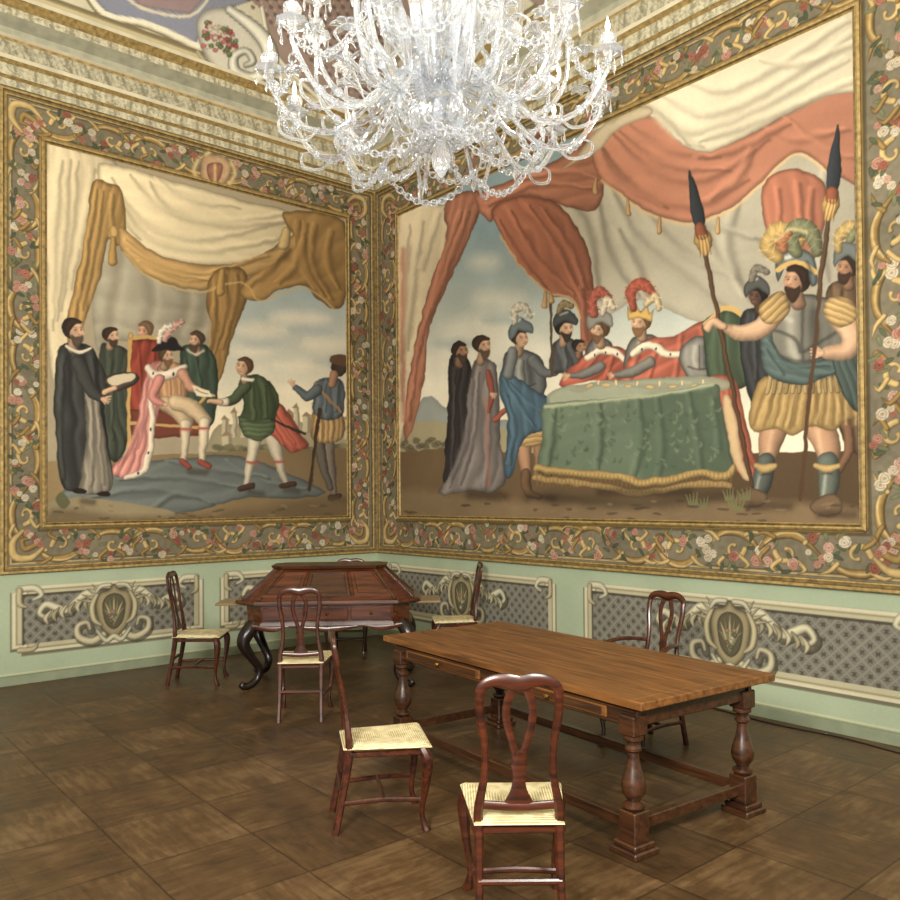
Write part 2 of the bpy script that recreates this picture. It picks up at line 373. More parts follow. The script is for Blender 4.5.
def frame_paint(cv,o,i,seed):
    cv.space('m')
    cv.P([(o[0],o[2]),(o[1],o[2]),(o[1],o[3]),(o[0],o[3])],(116,108,89),sm=1)
    hwx=(i[0]-o[0])/2; hwz=(o[3]-i[3])/2; hwb=(i[2]-o[2])/2
    xl=(o[0]+i[0])/2; xr=(o[1]+i[1])/2; zt=(o[3]+i[3])/2; zb=(o[2]+i[2])/2
    def rect(q,w,c): cv.S([(o[0]+q,o[2]+q),(o[1]-q,o[2]+q),(o[1]-q,o[3]-q),(o[0]+q,o[3]-q),(o[0]+q,o[2]+q)],w,c,sm=1,edge=None)
    rect(.055,.018,(88,80,62)); rect(.05,.008,(176,154,108))
    q=.055; cv.S([(i[0]-q,i[2]-q),(i[1]+q,i[2]-q),(i[1]+q,i[3]+q),(i[0]-q,i[3]+q),(i[0]-q,i[2]-q)],.012,(88,80,62),sm=1,edge=None)
    band(cv,(xl,o[2]+.3),(xl,o[3]-.3),(1,0),hwx*.86,seed=seed)
    band(cv,(xr,o[2]+.3),(xr,o[3]-.3),(1,0),hwx*.86,seed=seed+1)
    band(cv,(o[0]+.3,zt),(o[1]-.3,zt),(0,1),hwz*.86,seed=seed+2)
    band(cv,(o[0]+.3,zb),(o[1]-.3,zb),(0,1),hwb*.86,seed=seed+3)
    rr_=random.Random(5)
    for sx_,cx_ in((-1,xl),(1,xr)):
        for sz_,cz_ in((1,zt),(-1,zb)):
            cv.S([(cx_-sx_*.16,cz_+sz_*.02),(cx_-sx_*.05,cz_+sz_*.11),(cx_+sx_*.09,cz_+sz_*.09),(cx_+sx_*.11,cz_-sz_*.05),(cx_+sx_*.02,cz_-sz_*.16)],[.02,.035,.04,.035,.02],GOLD,edge=(.5,.03))
            cv.S([(cx_-sx_*.1,cz_-sz_*.02),(cx_,cz_+sz_*.02),(cx_+sx_*.03,cz_-sz_*.06),(cx_-sx_*.03,cz_-sz_*.08)],[.03,.03,.022,.016],OCH,edge=(.5,.025))
            for t in range(5): rose(cv,cx_-sx_*(.02+.03*t),cz_-sz_*(.14-.03*t),.034,FLW[t],rr_)
    for a_,b_ in(((i[0]-.015,i[2]),(i[0]-.015,i[3])),((i[1]+.015,i[2]),(i[1]+.015,i[3])),((i[0],i[3]+.015),(i[1],i[3]+.015)),((i[0],i[2]-.015),(i[1],i[2]-.015))):
        cv.S([a_,b_],.035,(150,124,76),sm=1,edge=(.6,.03))

SK=(204,162,128); SKD=(162,118,88)
def head(cv,x,y,r,skin=SK,hair=(70,50,35),d=1,beard=None,bald=False):
    sk=np.array(skin,float)
    cv.S([(x-d*r*.1,y+r*.6),(x-d*r*.2,y+r*1.5)],[r*.42,r*.5],tuple(sk*.78))
    if not bald: cv.E(x-d*r*.28,y-r*.2,r*.88,r*.95,hair)
    cv.E(x+d*r*.14,y+r*.05,r*.64,r*.9,skin,edge=(.75,r*.5),lr=.14)
    cv.P([(x+d*r*.55,y-r*.12),(x+d*r*.86,y+r*.22),(x+d*r*.6,y+r*.3)],skin,sm=2)
    cv.G([(x+d*r*.0,y+r*.05),(x-d*r*.2,y+r*.4)],r*.3,tuple(sk*.72),.45)
    if not bald: cv.P([(x-d*r*.62,y+r*.35),(x-d*r*.95,y-r*.1),(x-d*r*.7,y-r*.8),(x,y-r*1.08),(x+d*r*.65,y-r*.78),(x+d*r*.45,y-r*.55),(x,y-r*.5),(x-d*r*.3,y-r*.2)],hair,edge=(.7,r*.4))
    if beard: cv.P([(x-d*r*.35,y+r*.35),(x+d*r*.1,y+r*.55),(x+d*r*.7,y+r*.42),(x+d*r*.6,y+r*1.1),(x+d*r*.15,y+r*1.5),(x-d*r*.25,y+r*1.0)],beard,soft=1.6,edge=(.8,r*.4))
    dk=tuple(sk*.4)
    for ex in(.0,.48): cv.E(x+d*r*ex,y-r*.06,r*.12,r*.075,dk,edge=None,a=.7,soft=.9)
    for ex in(-.12,.4): cv.G([(x+d*r*ex,y-r*.24),(x+d*r*(ex+.24),y-r*.24)],r*.06,tuple(sk*.5),.5)
    cv.G([(x+d*r*.34,y-r*.1),(x+d*r*.5,y+r*.28)],r*.07,tuple(np.clip(sk*1.18,0,255)),.7); cv.G([(x+d*r*.3,y+r*.3),(x+d*r*.56,y+r*.32)],r*.06,tuple(sk*.6),.5)
    cv.G([(x+d*r*.18,y+r*.5),(x+d*r*.5,y+r*.5)],r*.06,(146,80,66),.6)
    cv.G([(x+d*r*.3,y-r*.42),(x+d*r*.1,y-r*.4)],r*.16,tuple(np.clip(sk*1.15,0,255)),.5)
def hand(cv,x,y,r,ang,skin=SK):
    c_,s_=math.cos(ang),math.sin(ang)
    cv.E(x,y,r*.8,r*.6,skin,rot=ang)
    for k,o in enumerate((-.5,-.18,.15,.45)):
        cv.S([(x+c_*r*.4-s_*o*r,y+s_*r*.4+c_*o*r),(x+c_*r*(1.5-abs(o)*.4)-s_*o*r*1.6,y+s_*r*(1.5-abs(o)*.4)+c_*o*r*1.6)],[r*.2,r*.14],tuple(np.array(skin)*(1-.06*(k%2))),edge=None)
    cv.S([(x-s_*r*.4,y+c_*r*.4),(x-s_*r*1.0+c_*r*.6,y+c_*r*1.0+s_*r*.6)],[r*.22,r*.15],tuple(np.array(skin)*.9),edge=None)
def cloth(cv,pts,col,folds=(),fd=.6,fl=1.3,w=2.5,edge=(.6,6),lr=.12,a=.6,sm=4,grad=None,amp=.24,per=None):
    cv.P(pts,col,edge=edge,lr=lr,sm=sm,grad=grad,fold=(amp,per))
    c=np.array(col,float)
    for i,f in enumerate(folds):
        ws=[w*.35]+[w*.9]*(len(f)-2)+[w*.35] if len(f)>2 else w*.6
        cv.G(f,ws,np.clip(c*fd,0,255),a)
        cv.G([(x-w*1.25,y-w*.65) for x,y in f],ws,np.clip(c*fl,0,255),a*.8)
def plume(cv,pts,w,col):
    cv.S(pts,w,col,edge=(.6,max(w)))
    P_=crom(pts,4); c=np.array(col,float)
    for i in range(1,len(P_)-1):
        t=P_[i+1]-P_[i-1]; t/=np.linalg.norm(t)+1e-6; n_=np.array([-t[1],t[0]]); ww=max(w)*.95
        for sg in(-1,1):
            cv.G([tuple(P_[i]),tuple(P_[i]+n_*sg*ww+t*ww*.5)],.8,np.clip(c*(1.22 if (i+(sg>0))%2 else .75),0,255),.5)
def armour(cv,pts,col,mid):
    cloth(cv,pts,col,(),edge=(.45,7),amp=.08)
    x,y,r=mid; cv.G([(x-r*.3,y-r*.8),(x-r*.35,y),(x-r*.2,y+r*.7)],r*.16,(190,190,178),.6); cv.G([(x+r*.35,y-r*.7),(x+r*.42,y+r*.5)],r*.2,(44,46,48),.5); cv.G([(x-r*.7,y+r*.6),(x,y+r*.78),(x+r*.7,y+r*.6)],r*.07,(44,42,40),.6); cv.G([(x,y-r*.8),(x+r*.02,y+r*.7)],r*.06,(54,54,54),.6)
def finish(cv,inside,save,desat,seed):
    age(cv,.045,seed,.045); o_=np.clip(cv.col.copy(),0,1); l=o_@np.array([.3,.59,.11]); o_=(o_*(1-desat)+l[...,None]*desat)
    o_=((o_-.45)*.96+.46)*np.array((1.03,1.0,.95))
    cv.col=np.where(inside[...,None],o_,save*(1+.12*(vnoise((cv.h,cv.w),5,9)-.5)+.12*(vnoise((cv.h,cv.w),40,8)-.5))[...,None])

# ================================================================= LEFT MURAL
LO=(-4.42,-.10,1.133,5.806); LI=(-4.06,-.46,1.555,5.425)
cv=canvasL(LO[0],LO[1],LO[2],LO[3],.0070,.012)
frame_paint(cv,LO,LI,11)
cv.space('px')
cv.P([(202,158),(214,154),(228,159),(231,174),(216,192),(201,178)],(184,152,116),edge=(.6,5)); cv.P([(208,164),(222,164),(221,176),(215,184),(208,176)],(150,104,86),edge=(.7,4)); cv.G([(215,165),(215,181)],1.6,(210,180,120),.9); cv.G([(198,160),(194,172),(202,186)],2.2,(205,180,130),.9); cv.G([(231,162),(235,174),(226,188)],2.2,(205,180,130),.9); cv.G([(206,155),(214,149),(224,155)],2.2,(205,180,130),.9)
inL=(cv.A>LI[0])&(cv.A<LI[1])&(cv.B>LI[2])&(cv.B<LI[3]); save=cv.col.copy(); cv.space('art')
cv.P([(20,100),(370,100),(370,560),(20,560)],(158,146,120),sm=1)
cv.P([(200,260),(360,260),(360,470),(200,470)],(148,168,176),sm=1,grad=((226,216,188),(270,290),(270,415)))
for x,y,a_,b_ in((262,330,26,8),(300,318,30,7),(325,345,24,7),(250,352,20,6),(300,365,26,5),(280,392,40,6)): cv.E(x,y,a_,b_,(228,219,196),edge=None,a=.55,soft=10)
for x,y,a_,b_ in((310,330,22,5),(262,344,18,4),(330,362,16,4)): cv.E(x,y,a_,b_,(150,164,170),edge=None,a=.5,soft=8)
cv.P([(215,430),(235,424),(260,428),(290,420),(315,426),(350,418),(350,470),(215,470)],(150,142,112),edge=(.9,8))
for x,y,w_,h_ in((222,420,6,20),(232,412,5,26),(285,414,8,20),(294,408,5,26),(302,416,9,18),(312,404,5,28),(318,418,7,16),(265,424,8,12),(240,424,8,14),(222,436,10,9),(345,420,5,20),(276,420,6,14),(330,410,5,22)):
    cv.P([(x,y),(x+w_,y),(x+w_,y+h_),(x,y+h_)],(184,174,142),sm=1); cv.P([(x+w_*.6,y),(x+w_,y),(x+w_,y+h_),(x+w_*.6,y+h_)],(132,124,104),sm=1)
    cv.P([(x-1,y),(x+w_/2,y-5),(x+w_+1,y)],(140,116,92),sm=1)
for x in range(218,345,5): cv.E(x,449+rng.rand()*7-3,5,3,[(98,98,68),(120,116,80),(80,84,60)][x%3],a=.8,soft=3)
cv.P([(40,462),(130,455),(230,452),(350,448),(350,520),(40,535)],(142,120,82),sm=1,grad=((112,92,62),(60,500),(340,480)))
cloth(cv,[(54,508),(80,478),(120,464),(180,458),(236,456),(290,474),(326,492),(296,498),(250,498),(214,506),(180,514),(150,518),(110,512)],(96,106,106),[[(90,500),(150,490),(200,500)],[(120,480),(180,478),(250,490)],[(150,512),(180,495),(215,504)],[(230,462),(262,480),(310,490)],[(170,462),(210,470),(270,478)]],w=3.5,edge=(.7,5),amp=.08)
cv.P([(60,498),(150,506),(176,514),(150,519),(54,522)],(140,128,96))
cloth(cv,[(100,235),(150,245),(240,262),(222,340),(190,352),(120,340),(95,345)],(150,146,128),[],edge=(.8,10),amp=.06,per=20)
for f in ([(120,250),(112,300),(104,345)],[(140,255),(150,300),(140,340)],[(170,262),(185,300),(175,335)],[(200,268),(205,300),(195,335)]): cv.G(f,6,(116,110,92),.45); cv.G([(x+9,y) for x,y in f],4,(182,176,156),.4)
cloth(cv,[(46,145),(82,150),(118,164),(104,200),(96,250),(84,300),(66,350),(50,372)],(206,192,156),[[(62,160),(58,230),(54,330)],[(78,162),(74,230),(62,310)],[(95,170),(84,230),(72,290)],[(105,172),(92,205),(84,250)],[(70,160),(66,240),(58,320)]],w=4,fd=.68,fl=1.1,amp=.05,per=15)
cloth(cv,[(98,164),(150,174),(220,194),(292,212),(306,230),(292,246),(252,262),(206,266),(160,258),(128,238),(110,208)],(212,198,160),[[(112,178),(140,220),(200,240),(285,222)],[(118,196),(146,236),(205,252),(280,240)],[(130,176),(160,206),(215,222),(290,215)],[(160,180),(190,200),(240,208)],[(110,186),(122,218),(140,240)],[(150,182),(172,212),(230,226),(292,220)]],w=4.2,fd=.66,fl=1.1,amp=.04,per=19)
cloth(cv,[(92,182),(110,184),(122,190),(126,232),(118,246),(108,240),(104,262),(94,296),(82,330),(72,352),(66,330),(76,280),(86,230)],(164,128,70),[[(104,192),(98,240),(84,310)],[(114,196),(114,238)],[(92,230),(84,280),(74,330)],[(98,190),(92,230),(82,290)]],w=2.8,amp=.16)
cloth(cv,[(120,226),(156,254),(206,265),(250,260),(290,236),(300,224),(300,244),(270,266),(240,280),(196,290),(148,276),(122,250)],(178,142,84),[[(126,240),(160,264),(210,274),(270,256)],[(140,262),(190,282),(240,270)],[(130,250),(165,272),(215,282)]],w=2.8,amp=.08)
cloth(cv,[(214,272),(240,268),(250,286),(242,312),(232,340),(222,376),(212,388),(206,366),(212,330),(206,300)],(142,108,58),[[(226,275),(228,310),(214,360)],[(238,275),(238,300),(224,350)],[(216,290),(216,330),(210,360)]],w=3,amp=.16)
cloth(cv,[(284,212),(345,222),(346,296),(334,308),(316,298),(304,286),(280,290),(262,300),(240,296),(246,280),(272,264),(296,244)],(154,118,64),[[(300,222),(300,260),(318,290)],[(318,226),(314,262),(334,300)],[(334,232),(330,262),(342,290)],[(290,250),(270,272),(250,288)],[(306,240),(296,268),(280,284)],[(308,224),(306,262),(326,296)]],w=4,amp=.10)
cv.G([(124,252),(150,278),(196,292),(240,282),(262,300),(304,288),(334,308)],1.2,(196,164,100),.7)
cv.E(113,232,4,7,(196,158,92)); cv.S([(113,240),(113,262)],[3,4.5],(176,136,70)); cv.S([(222,272),(221,292)],[3,4.5],(176,136,70)); cv.S([(286,230),(284,246)],[4,5],(200,170,110))
cloth(cv,[(100,352),(112,345),(126,350),(132,380),(128,440),(114,462),(102,430)],(58,66,56),[[(112,360),(114,440)]],w=2); head(cv,112,336,8,hair=(60,44,32),d=1,beard=(70,52,38))
cloth(cv,[(134,350),(150,344),(160,356),(158,380),(136,380)],(120,70,50)); head(cv,144,331,8.5,skin=(200,146,116),hair=(120,90,66),d=-1)
cloth(cv,[(180,352),(196,344),(212,350),(218,372),(216,410),(206,430),(184,400)],(56,74,62),[[(196,352),(204,400)],[(186,360),(190,390)]],w=2); head(cv,196,340,8.5,hair=(80,60,44),beard=(84,62,46),d=-1); cv.G([(188,350),(196,354),(204,350)],1.5,(210,200,180),.8)
# high-backed throne with seat, arm and legs
cloth(cv,[(128,350),(134,340),(160,340),(168,352),(168,412),(130,416)],(140,54,40),[[(140,350),(142,400)],[(154,350),(158,396)]],w=2,sm=2); cv.S([(129,450),(129,350),(135,338),(160,338),(168,350)],1.8,(190,150,80),edge=None); cv.E(130,336,2.5,3.5,(190,150,80)); cv.E(166,338,2.5,3.5,(190,150,80))
cv.P([(130,410),(196,410),(204,424),(200,436),(132,440)],(112,54,40),sm=1,edge=(.7,4)); cv.S([(131,424),(204,428)],1.6,(186,148,82),edge=None); cv.S([(134,438),(133,466)],2.4,(150,110,60)); cv.S([(204,398),(196,408)],2,(186,148,82))
cloth(cv,[(148,368),(160,360),(170,374),(162,402),(154,424),(150,448),(146,470),(128,478),(106,470),(124,456),(136,430),(140,396)],(204,130,124),[[(156,372),(148,410),(138,448)],[(162,376),(156,410),(150,450)],[(148,380),(140,430),(122,466)]],w=2.2,fd=.7)
cloth(cv,[(158,368),(176,362),(188,374),(186,400),(174,410),(160,406)],(178,132,92),[[(170,370),(172,404)],[(180,370),(182,402)]],w=1.8)
# thighs forward, knees, shins
cv.S([(166,404),(178,410),(186,422)],[8,8.5,7],(196,168,132)); cv.S([(176,402),(192,408),(204,420)],[8,8.5,7],(206,180,142))
cv.S([(186,424),(185,440),(183,460)],[5.6,5,3],(204,190,162)); cv.S([(204,422),(204,440),(201,460)],[5.6,5,3],(214,200,172)); cv.S([(182,461),(190,467)],[3,2.6],(150,66,54)); cv.S([(200,461),(209,467)],[3,2.6],(150,66,54)); cv.G([(181,430),(191,430)],1.4,(170,70,60),.9); cv.G([(199,429),(209,429)],1.4,(170,70,60),.9)
cv.S([(150,398),(152,418),(150,446),(144,470),(126,477)],[2.5,3.2,3.5,3.5,2.5],(224,210,190)); cv.S([(148,368),(158,377),(174,373),(184,367)],[4.5,5.5,4.5,3],(226,212,194)); 
for x,y in((154,374),(164,378),(174,374),(151,430),(148,452),(138,473)): cv.E(x,y,1,1.6,(60,50,46),edge=None)
cv.S([(182,374),(192,388),(206,392)],[5,4.5,3.2],(200,144,118)); cv.S([(205,392),(214,396)],[2.6,1.8],SK)
cv.S([(160,380),(152,396),(162,404)],[5,4.5,3],(204,130,122)); cv.E(165,405,3,2.5,SK)
head(cv,167,355,8.5,hair=(90,66,44),d=1,beard=(120,88,60)); cv.P([(151,351),(157,345),(162,337),(175,338),(180,346),(185,351),(169,350)],(34,30,32)); plume(cv,[(165,340),(171,328),(183,322)],[3,4,2],(210,156,146)); plume(cv,[(159,342),(163,330),(171,326)],[2.5,3,2],(224,214,200))
cloth(cv,[(58,350),(72,342),(90,346),(100,362),(108,384),(104,404),(108,440),(112,478),(104,494),(76,492),(62,484),(56,440),(54,390)],(50,52,52),[[(66,356),(62,420),(66,480)],[(94,360),(100,400)]],w=3,fl=1.6,amp=.3)
cloth(cv,[(84,380),(96,392),(104,430),(112,480),(104,492),(80,490),(86,440)],(128,122,110),[[(92,400),(94,450),(92,486)],[(100,420),(104,484)]],w=2.4)
cv.S([(78,362),(90,388),(100,398)],[7,6.5,4.5],(60,62,62)); hand(cv,103,399,4.5,.3); head(cv,75,330,11.5,hair=(56,44,36),d=1,beard=(84,72,60)); cv.E(80,491,7,3,(40,30,26)); cv.E(104,494,7,3,(40,30,26)); cv.S([(66,346),(80,352),(90,348)],[1.8,2,1.5],(206,198,180))
cloth(cv,[(104,378),(130,372),(138,380),(116,392)],(70,60,54)); cv.P([(108,378),(130,373),(134,378),(114,386)],(196,184,156)); cv.S([(104,392),(114,388)],3,SK)
cv.S([(256,424),(254,450),(250,466),(246,484)],[8,6,4.5,3],(206,196,172)); cv.S([(268,424),(276,448),(280,466),(286,482)],[8,6.5,4.5,3],(190,180,160)); cv.S([(240,489),(252,486)],3,(70,46,36)); cv.S([(282,486),(294,484)],3,(70,46,36)); cv.G([(248,462),(258,464)],1.5,(150,70,50),.9); cv.G([(274,462),(284,462)],1.5,(150,70,50),.9)
cloth(cv,[(266,400),(284,408),(300,432),(308,446),(292,452),(276,440),(268,428)],(178,84,66),[[(274,410),(296,444)],[(270,420),(286,446)]],w=2.2)
cloth(cv,[(238,384),(250,374),(266,378),(278,396),(276,418),(266,436),(250,432),(238,424),(244,404)],(64,80,54),[[(254,384),(256,424)],[(266,386),(268,420)]],w=2.2); cloth(cv,[(238,416),(252,420),(272,418),(274,430),(262,440),(244,436)],(80,98,68),per=5)
cv.S([(246,386),(234,400),(222,402)],[6.5,5,3.8],(72,88,60)); cv.S([(226,402),(220,402)],[4,4],(214,206,186)); cv.S([(220,402),(208,402)],[2.8,2.2],SK); cv.P([(192,386),(210,390),(212,398),(196,396)],(224,212,184),sm=1); cv.G([(196,390),(208,394)],.8,(120,100,80),.7)
head(cv,243,367,9,hair=(94,66,42),d=-1); cv.S([(272,420),(306,434)],1.2,(50,40,34),edge=None); cv.S([(243,379),(253,380)],[2.2,2.2],(214,206,186))
cv.S([(326,434),(330,462),(334,494)],[7,5.5,3.5],(120,108,96)); cv.S([(318,434),(322,460),(330,488)],[6,5,3],(96,88,80)); cv.S([(330,498),(340,496)],3,(60,44,34))
cloth(cv,[(314,410),(340,410),(344,436),(328,444),(312,438)],(168,134,84),[[(322,414),(322,438)],[(334,414),(334,438)]],w=2,per=5)
cloth(cv,[(314,386),(326,378),(342,382),(344,412),(330,420),(314,414)],(84,96,106),[[(326,384),(326,412)],[(338,388),(336,412)]],w=2); cv.S([(316,384),(340,412)],1.4,(150,110,70),edge=None)
cv.S([(318,390),(306,396),(296,388)],[5.5,4.5,3.2],(88,100,110)); hand(cv,293,384,3.5,-2.1); cv.E(340,367,8.5,9.5,(64,52,44)); cv.S([(334,374),(332,384)],4,SKD); cv.P([(330,360),(338,354),(350,358),(352,366),(340,366)],(90,66,46)); cv.S([(310,490),(314,450),(320,410)],[1.5,1.5,2],(60,44,32),edge=None)
for p in [(82,502,12),(250,492,12),(286,490,12),(334,500,10),(190,472,16)]: cv.G([(p[0],p[1]),(p[0]+p[2],p[1]+1)],3.5,(50,40,32),.5)
cv.P([(55,500),(62,492),(70,502),(62,508)],(88,90,60)); cv.P([(44,520),(60,508),(120,516),(200,514),(280,504),(350,498),(352,525),(44,535)],(96,78,52),a=.7,soft=8)
for j in range(40):
    x=58+rng.rand()*280; cv.E(x,505+rng.rand()*14,2+rng.rand()*4,1.2,(124,106,74) if j%2 else (70,62,44),edge=None,a=.6)
finish(cv,inL,save,.20,3); cv.mesh('mural_painting',m_paint)

# ================================================================= RIGHT MURAL
RO=(.09,6.72,1.133,5.806); RI=(.50,6.23,1.555,5.425)
cv=canvasR(RO[0],RO[1],RO[2],RO[3],.0064,.012)
frame_paint(cv,RO,RI,31)
inR=(cv.A>RI[0])&(cv.A<RI[1])&(cv.B>RI[2])&(cv.B<RI[3]); save=cv.col.copy(); cv.space('art')
cv.P([(380,-60),(890,-60),(890,560),(380,560)],(126,156,172),sm=1,grad=((226,219,196),(450,230),(450,415)))
for x,y,a_,b_ in((480,330,40,14),(450,360,40,12),(500,300,26,10),(520,350,34,16),(430,385,34,10),(484,262,16,8),(530,380,40,12)): cv.E(x,y,a_,b_,(222,217,200),edge=None,a=.5,soft=14)
for x,y,a_,b_ in((500,320,20,5),(460,344,24,5),(520,366,20,4)): cv.E(x,y,a_,b_,(136,156,166),edge=None,a=.45,soft=8)
cv.P([(400,416),(416,404),(432,396),(446,408),(464,400),(500,420),(560,420),(560,460),(400,460)],(140,150,148),edge=(.9,8)); cv.P([(400,430),(430,420),(470,428),(560,432),(560,460),(400,460)],(156,148,114))
for x in range(402,470,3): cv.E(x,442+rng.rand()*12-3,3.5,2.6,[(96,88,66),(140,124,90),(76,72,54)][x%3],a=.8,soft=2)
cv.P([(395,452),(450,448),(560,456),(890,450),(890,560),(395,530)],(108,86,58),sm=1,grad=((80,62,42),(420,490),(840,500)))
cv.P([(400,490),(470,496),(560,502),(700,498),(870,510),(870,530),(400,522)],(124,102,72),soft=10)
cloth(cv,[(500,215),(560,165),(640,110),(760,120),(880,90),(880,350),(800,360),(740,330),(690,320),(640,300),(600,320),(575,300),(540,285),(520,250)],(170,166,149),
 [[(560,190),(590,230),(600,300)],[(610,180),(640,240),(700,290),(740,320)],[(640,200),(680,250),(740,280)],[(700,215),(720,260),(760,300)],[(540,210),(560,250),(590,280)],[(740,200),(730,250),(750,300)],[(620,230),(640,270),(650,300)],[(830,170),(820,230),(830,280)],[(650,190),(700,220),(760,240)],[(600,200),(612,260),(640,296)]],w=6,fd=.64,fl=1.14,edge=(.85,10),amp=.02,per=26)
cloth(cv,[(398,214),(440,204),(478,190),(470,220),(452,262),(432,300),(418,350),(414,400),(404,432),(396,430)],(202,188,156),[[(410,225),(406,300),(402,400)],[(424,222),(416,280),(408,350)],[(440,215),(424,270)]],w=4,fd=.7,fl=1.1,amp=.05,per=14)
cloth(cv,[(446,202),(478,190),(480,212),(464,250),(444,292),(428,336),(424,380),(412,430),(404,440),(406,400),(416,340),(432,280),(446,240)],(176,110,84),[[(462,212),(440,280),(420,350)],[(470,212),(452,262),(430,320)],[(420,350),(410,420)]],w=3,amp=.14)
cv.G([(404,250),(402,330),(404,420)],3,(180,112,88),.7)
cloth(cv,[(476,196),(520,176),(560,158),(592,140),(604,176),(596,210),(560,205),(530,196),(500,204),(490,222)],(178,110,84),[[(490,206),(540,185),(596,190)],[(520,182),(570,172),(600,180)]],w=3.5,amp=.10)
cloth(cv,[(492,210),(520,196),(560,206),(588,250),(594,300),(592,352),(582,346),(580,316),(570,298),(552,296),(540,286),(524,270),(510,250),(500,232)],(164,96,72),[[(512,212),(540,260),(578,296)],[(530,206),(560,250),(584,300)],[(500,220),(520,256),(548,290)],[(584,290),(588,340)],[(546,210),(572,250),(588,290)]],w=3.6,amp=.08)
cv.G([(500,236),(524,270),(548,292),(572,298),(580,318)],1.4,(206,166,110),.8)
cloth(cv,[(588,130),(620,112),(660,120),(700,150),(750,134),(800,106),(880,70),(880,182),(836,176),(822,166),(800,152),(780,162),(756,188),(726,210),(690,222),(652,214),(622,194),(602,180),(592,160)],(180,114,88),
 [[(610,130),(650,170),(710,180),(770,140)],[(604,150),(640,192),(700,206),(750,180)],[(630,125),(670,150),(720,158)],[(770,130),(800,140),(850,130)],[(790,120),(830,150),(860,160)],[(700,160),(740,150),(790,125)],[(598,140),(620,180),(668,208)],[(756,150),(740,180),(712,200)],[(620,132),(664,164),(730,172)]],w=5,fd=.62,fl=1.2,amp=.03,per=26)
cv.G([(602,180),(622,196),(652,216),(690,224),(726,212),(756,190),(780,164),(800,154),(836,178)],1.6,(210,172,116),.8)
cloth(cv,[(762,186),(790,168),(820,178),(828,200),(818,250),(800,280),(782,262),(768,240)],(164,98,74),[[(780,190),(784,240)],[(800,184),(806,240)],[(814,190),(812,236)]],w=4,amp=.10)
cloth(cv,[(592,132),(616,112),(650,92),(720,62),(790,34),(890,-20),(890,76),(820,98),(790,112),(745,137),(704,153),(676,140),(652,114)],(209,201,175),
 [[(640,104),(690,132),(760,110),(850,60)],[(660,96),(710,116),(780,86),(856,34)],[(690,84),(740,88),(850,22)],[(700,142),(760,122),(860,80)],[(650,110),(680,136),(704,148)],[(640,100),(666,122),(690,146)],[(760,60),(800,66),(860,44)]],w=5,fd=.68,fl=1.1,amp=.02,per=24)
cv.P([(560,170),(575,158),(600,128),(640,106),(652,114),(620,128),(600,150)],(200,184,152),edge=(.7,5))
for x,y in((660,222),(718,222),(596,182),(545,296),(628,203)): cv.S([(x,y-4),(x,y+10)],[1.5,3],(192,148,92))
cloth(cv,[(450,360),(460,354),(470,362),(472,400),(470,450),(464,486),(444,488),(446,440),(448,400)],(50,46,48),[[(456,370),(454,470)]],w=2,fl=1.6,amp=.3); head(cv,461,351,8.5,skin=SKD,hair=(54,42,36),d=1,beard=(70,56,46))
cloth(cv,[(472,366),(484,358),(496,366),(500,400),(500,440),(506,478),(494,492),(470,492),(438,494),(452,474),(464,440),(468,400)],(122,116,116),[[(480,372),(476,430),(462,486)],[(490,376),(490,440),(486,488)],[(474,380),(468,440),(450,488)]],w=2.6,fl=1.25,amp=.2)
cv.S([(488,372),(492,394),(488,412)],[3,3,2],(146,70,58)); head(cv,483,346,9.5,skin=SK,hair=(64,48,38),d=1,beard=(90,72,56)); hand(cv,492,394,3.5,.5); cv.S([(494,420),(506,410)],2.5,(160,80,64))
cv.G([(486,400),(488,486)],2,(166,100,84),.6)
cv.S([(522,434),(526,462),(528,490)],[7.5,6,4],(176,130,98)); cv.S([(536,434),(540,455),(538,474)],[6.5,5.5,3.5],(154,112,82)); cv.S([(526,474),(528,492),(540,497)],[5.5,4.5,3],(110,80,56)); cv.S([(540,470),(550,474)],3,(110,80,56))
cloth(cv,[(512,424),(548,420),(552,438),(532,448),(512,442)],(178,144,88),per=5)
armour(cv,[(502,360),(514,350),(532,352),(544,364),(546,392),(530,408),(508,402)],(96,102,106),(524,374,16))
cloth(cv,[(502,368),(514,376),(538,392),(550,400),(550,426),(540,432),(524,440),(512,476),(504,470),(508,420),(500,394)],(66,96,120),[[(510,382),(530,404),(548,414)],[(508,396),(516,430),(510,466)],[(506,380),(524,410),(536,428)]],w=2.6,fl=1.35,amp=.18)
cv.S([(532,360),(544,372),(556,372)],[5.5,4.8,3.8],(94,100,104)); hand(cv,562,370,4,-.2); head(cv,521,338,9.5,hair=(60,46,36),d=1); cv.P([(510,340),(509,326),(520,317),(531,324),(533,333),(520,331),(515,338)],(96,112,120),edge=(.6,4)); cv.G([(515,322),(520,319)],1.4,(196,200,196),.8); plume(cv,[(514,322),(515,310),(524,307),(530,316)],[3,4.5,4.5,2],(196,192,176)); cv.S([(513,352),(508,374)],[5.5,5.5],(116,122,126))
cloth(cv,[(552,346),(566,336),(580,346),(584,370),(552,372)],(70,74,78),[[(566,342),(568,368)]],w=2.4,fl=1.5); head(cv,565,328,9.5,hair=(40,34,32),d=1,beard=(56,44,36)); cv.P([(554,328),(555,316),(567,309),(577,318),(576,325),(565,322)],(66,72,76),edge=(.6,4)); cv.G([(561,315),(567,312)],1.2,(170,172,168),.8); plume(cv,[(560,312),(563,303),(572,306)],[3,4,3],(140,120,80))
head(cv,580,346,6.5,skin=SKD,hair=(44,36,32),d=1)
cv.S([(550,296),(553,374)],1.3,(80,60,40),edge=None); cv.S([(551,300),(550,292)],[3,1],(190,150,90))
armour(cv,[(586,348),(598,338),(612,344),(620,372),(590,380)],(104,106,108),(602,358,14))
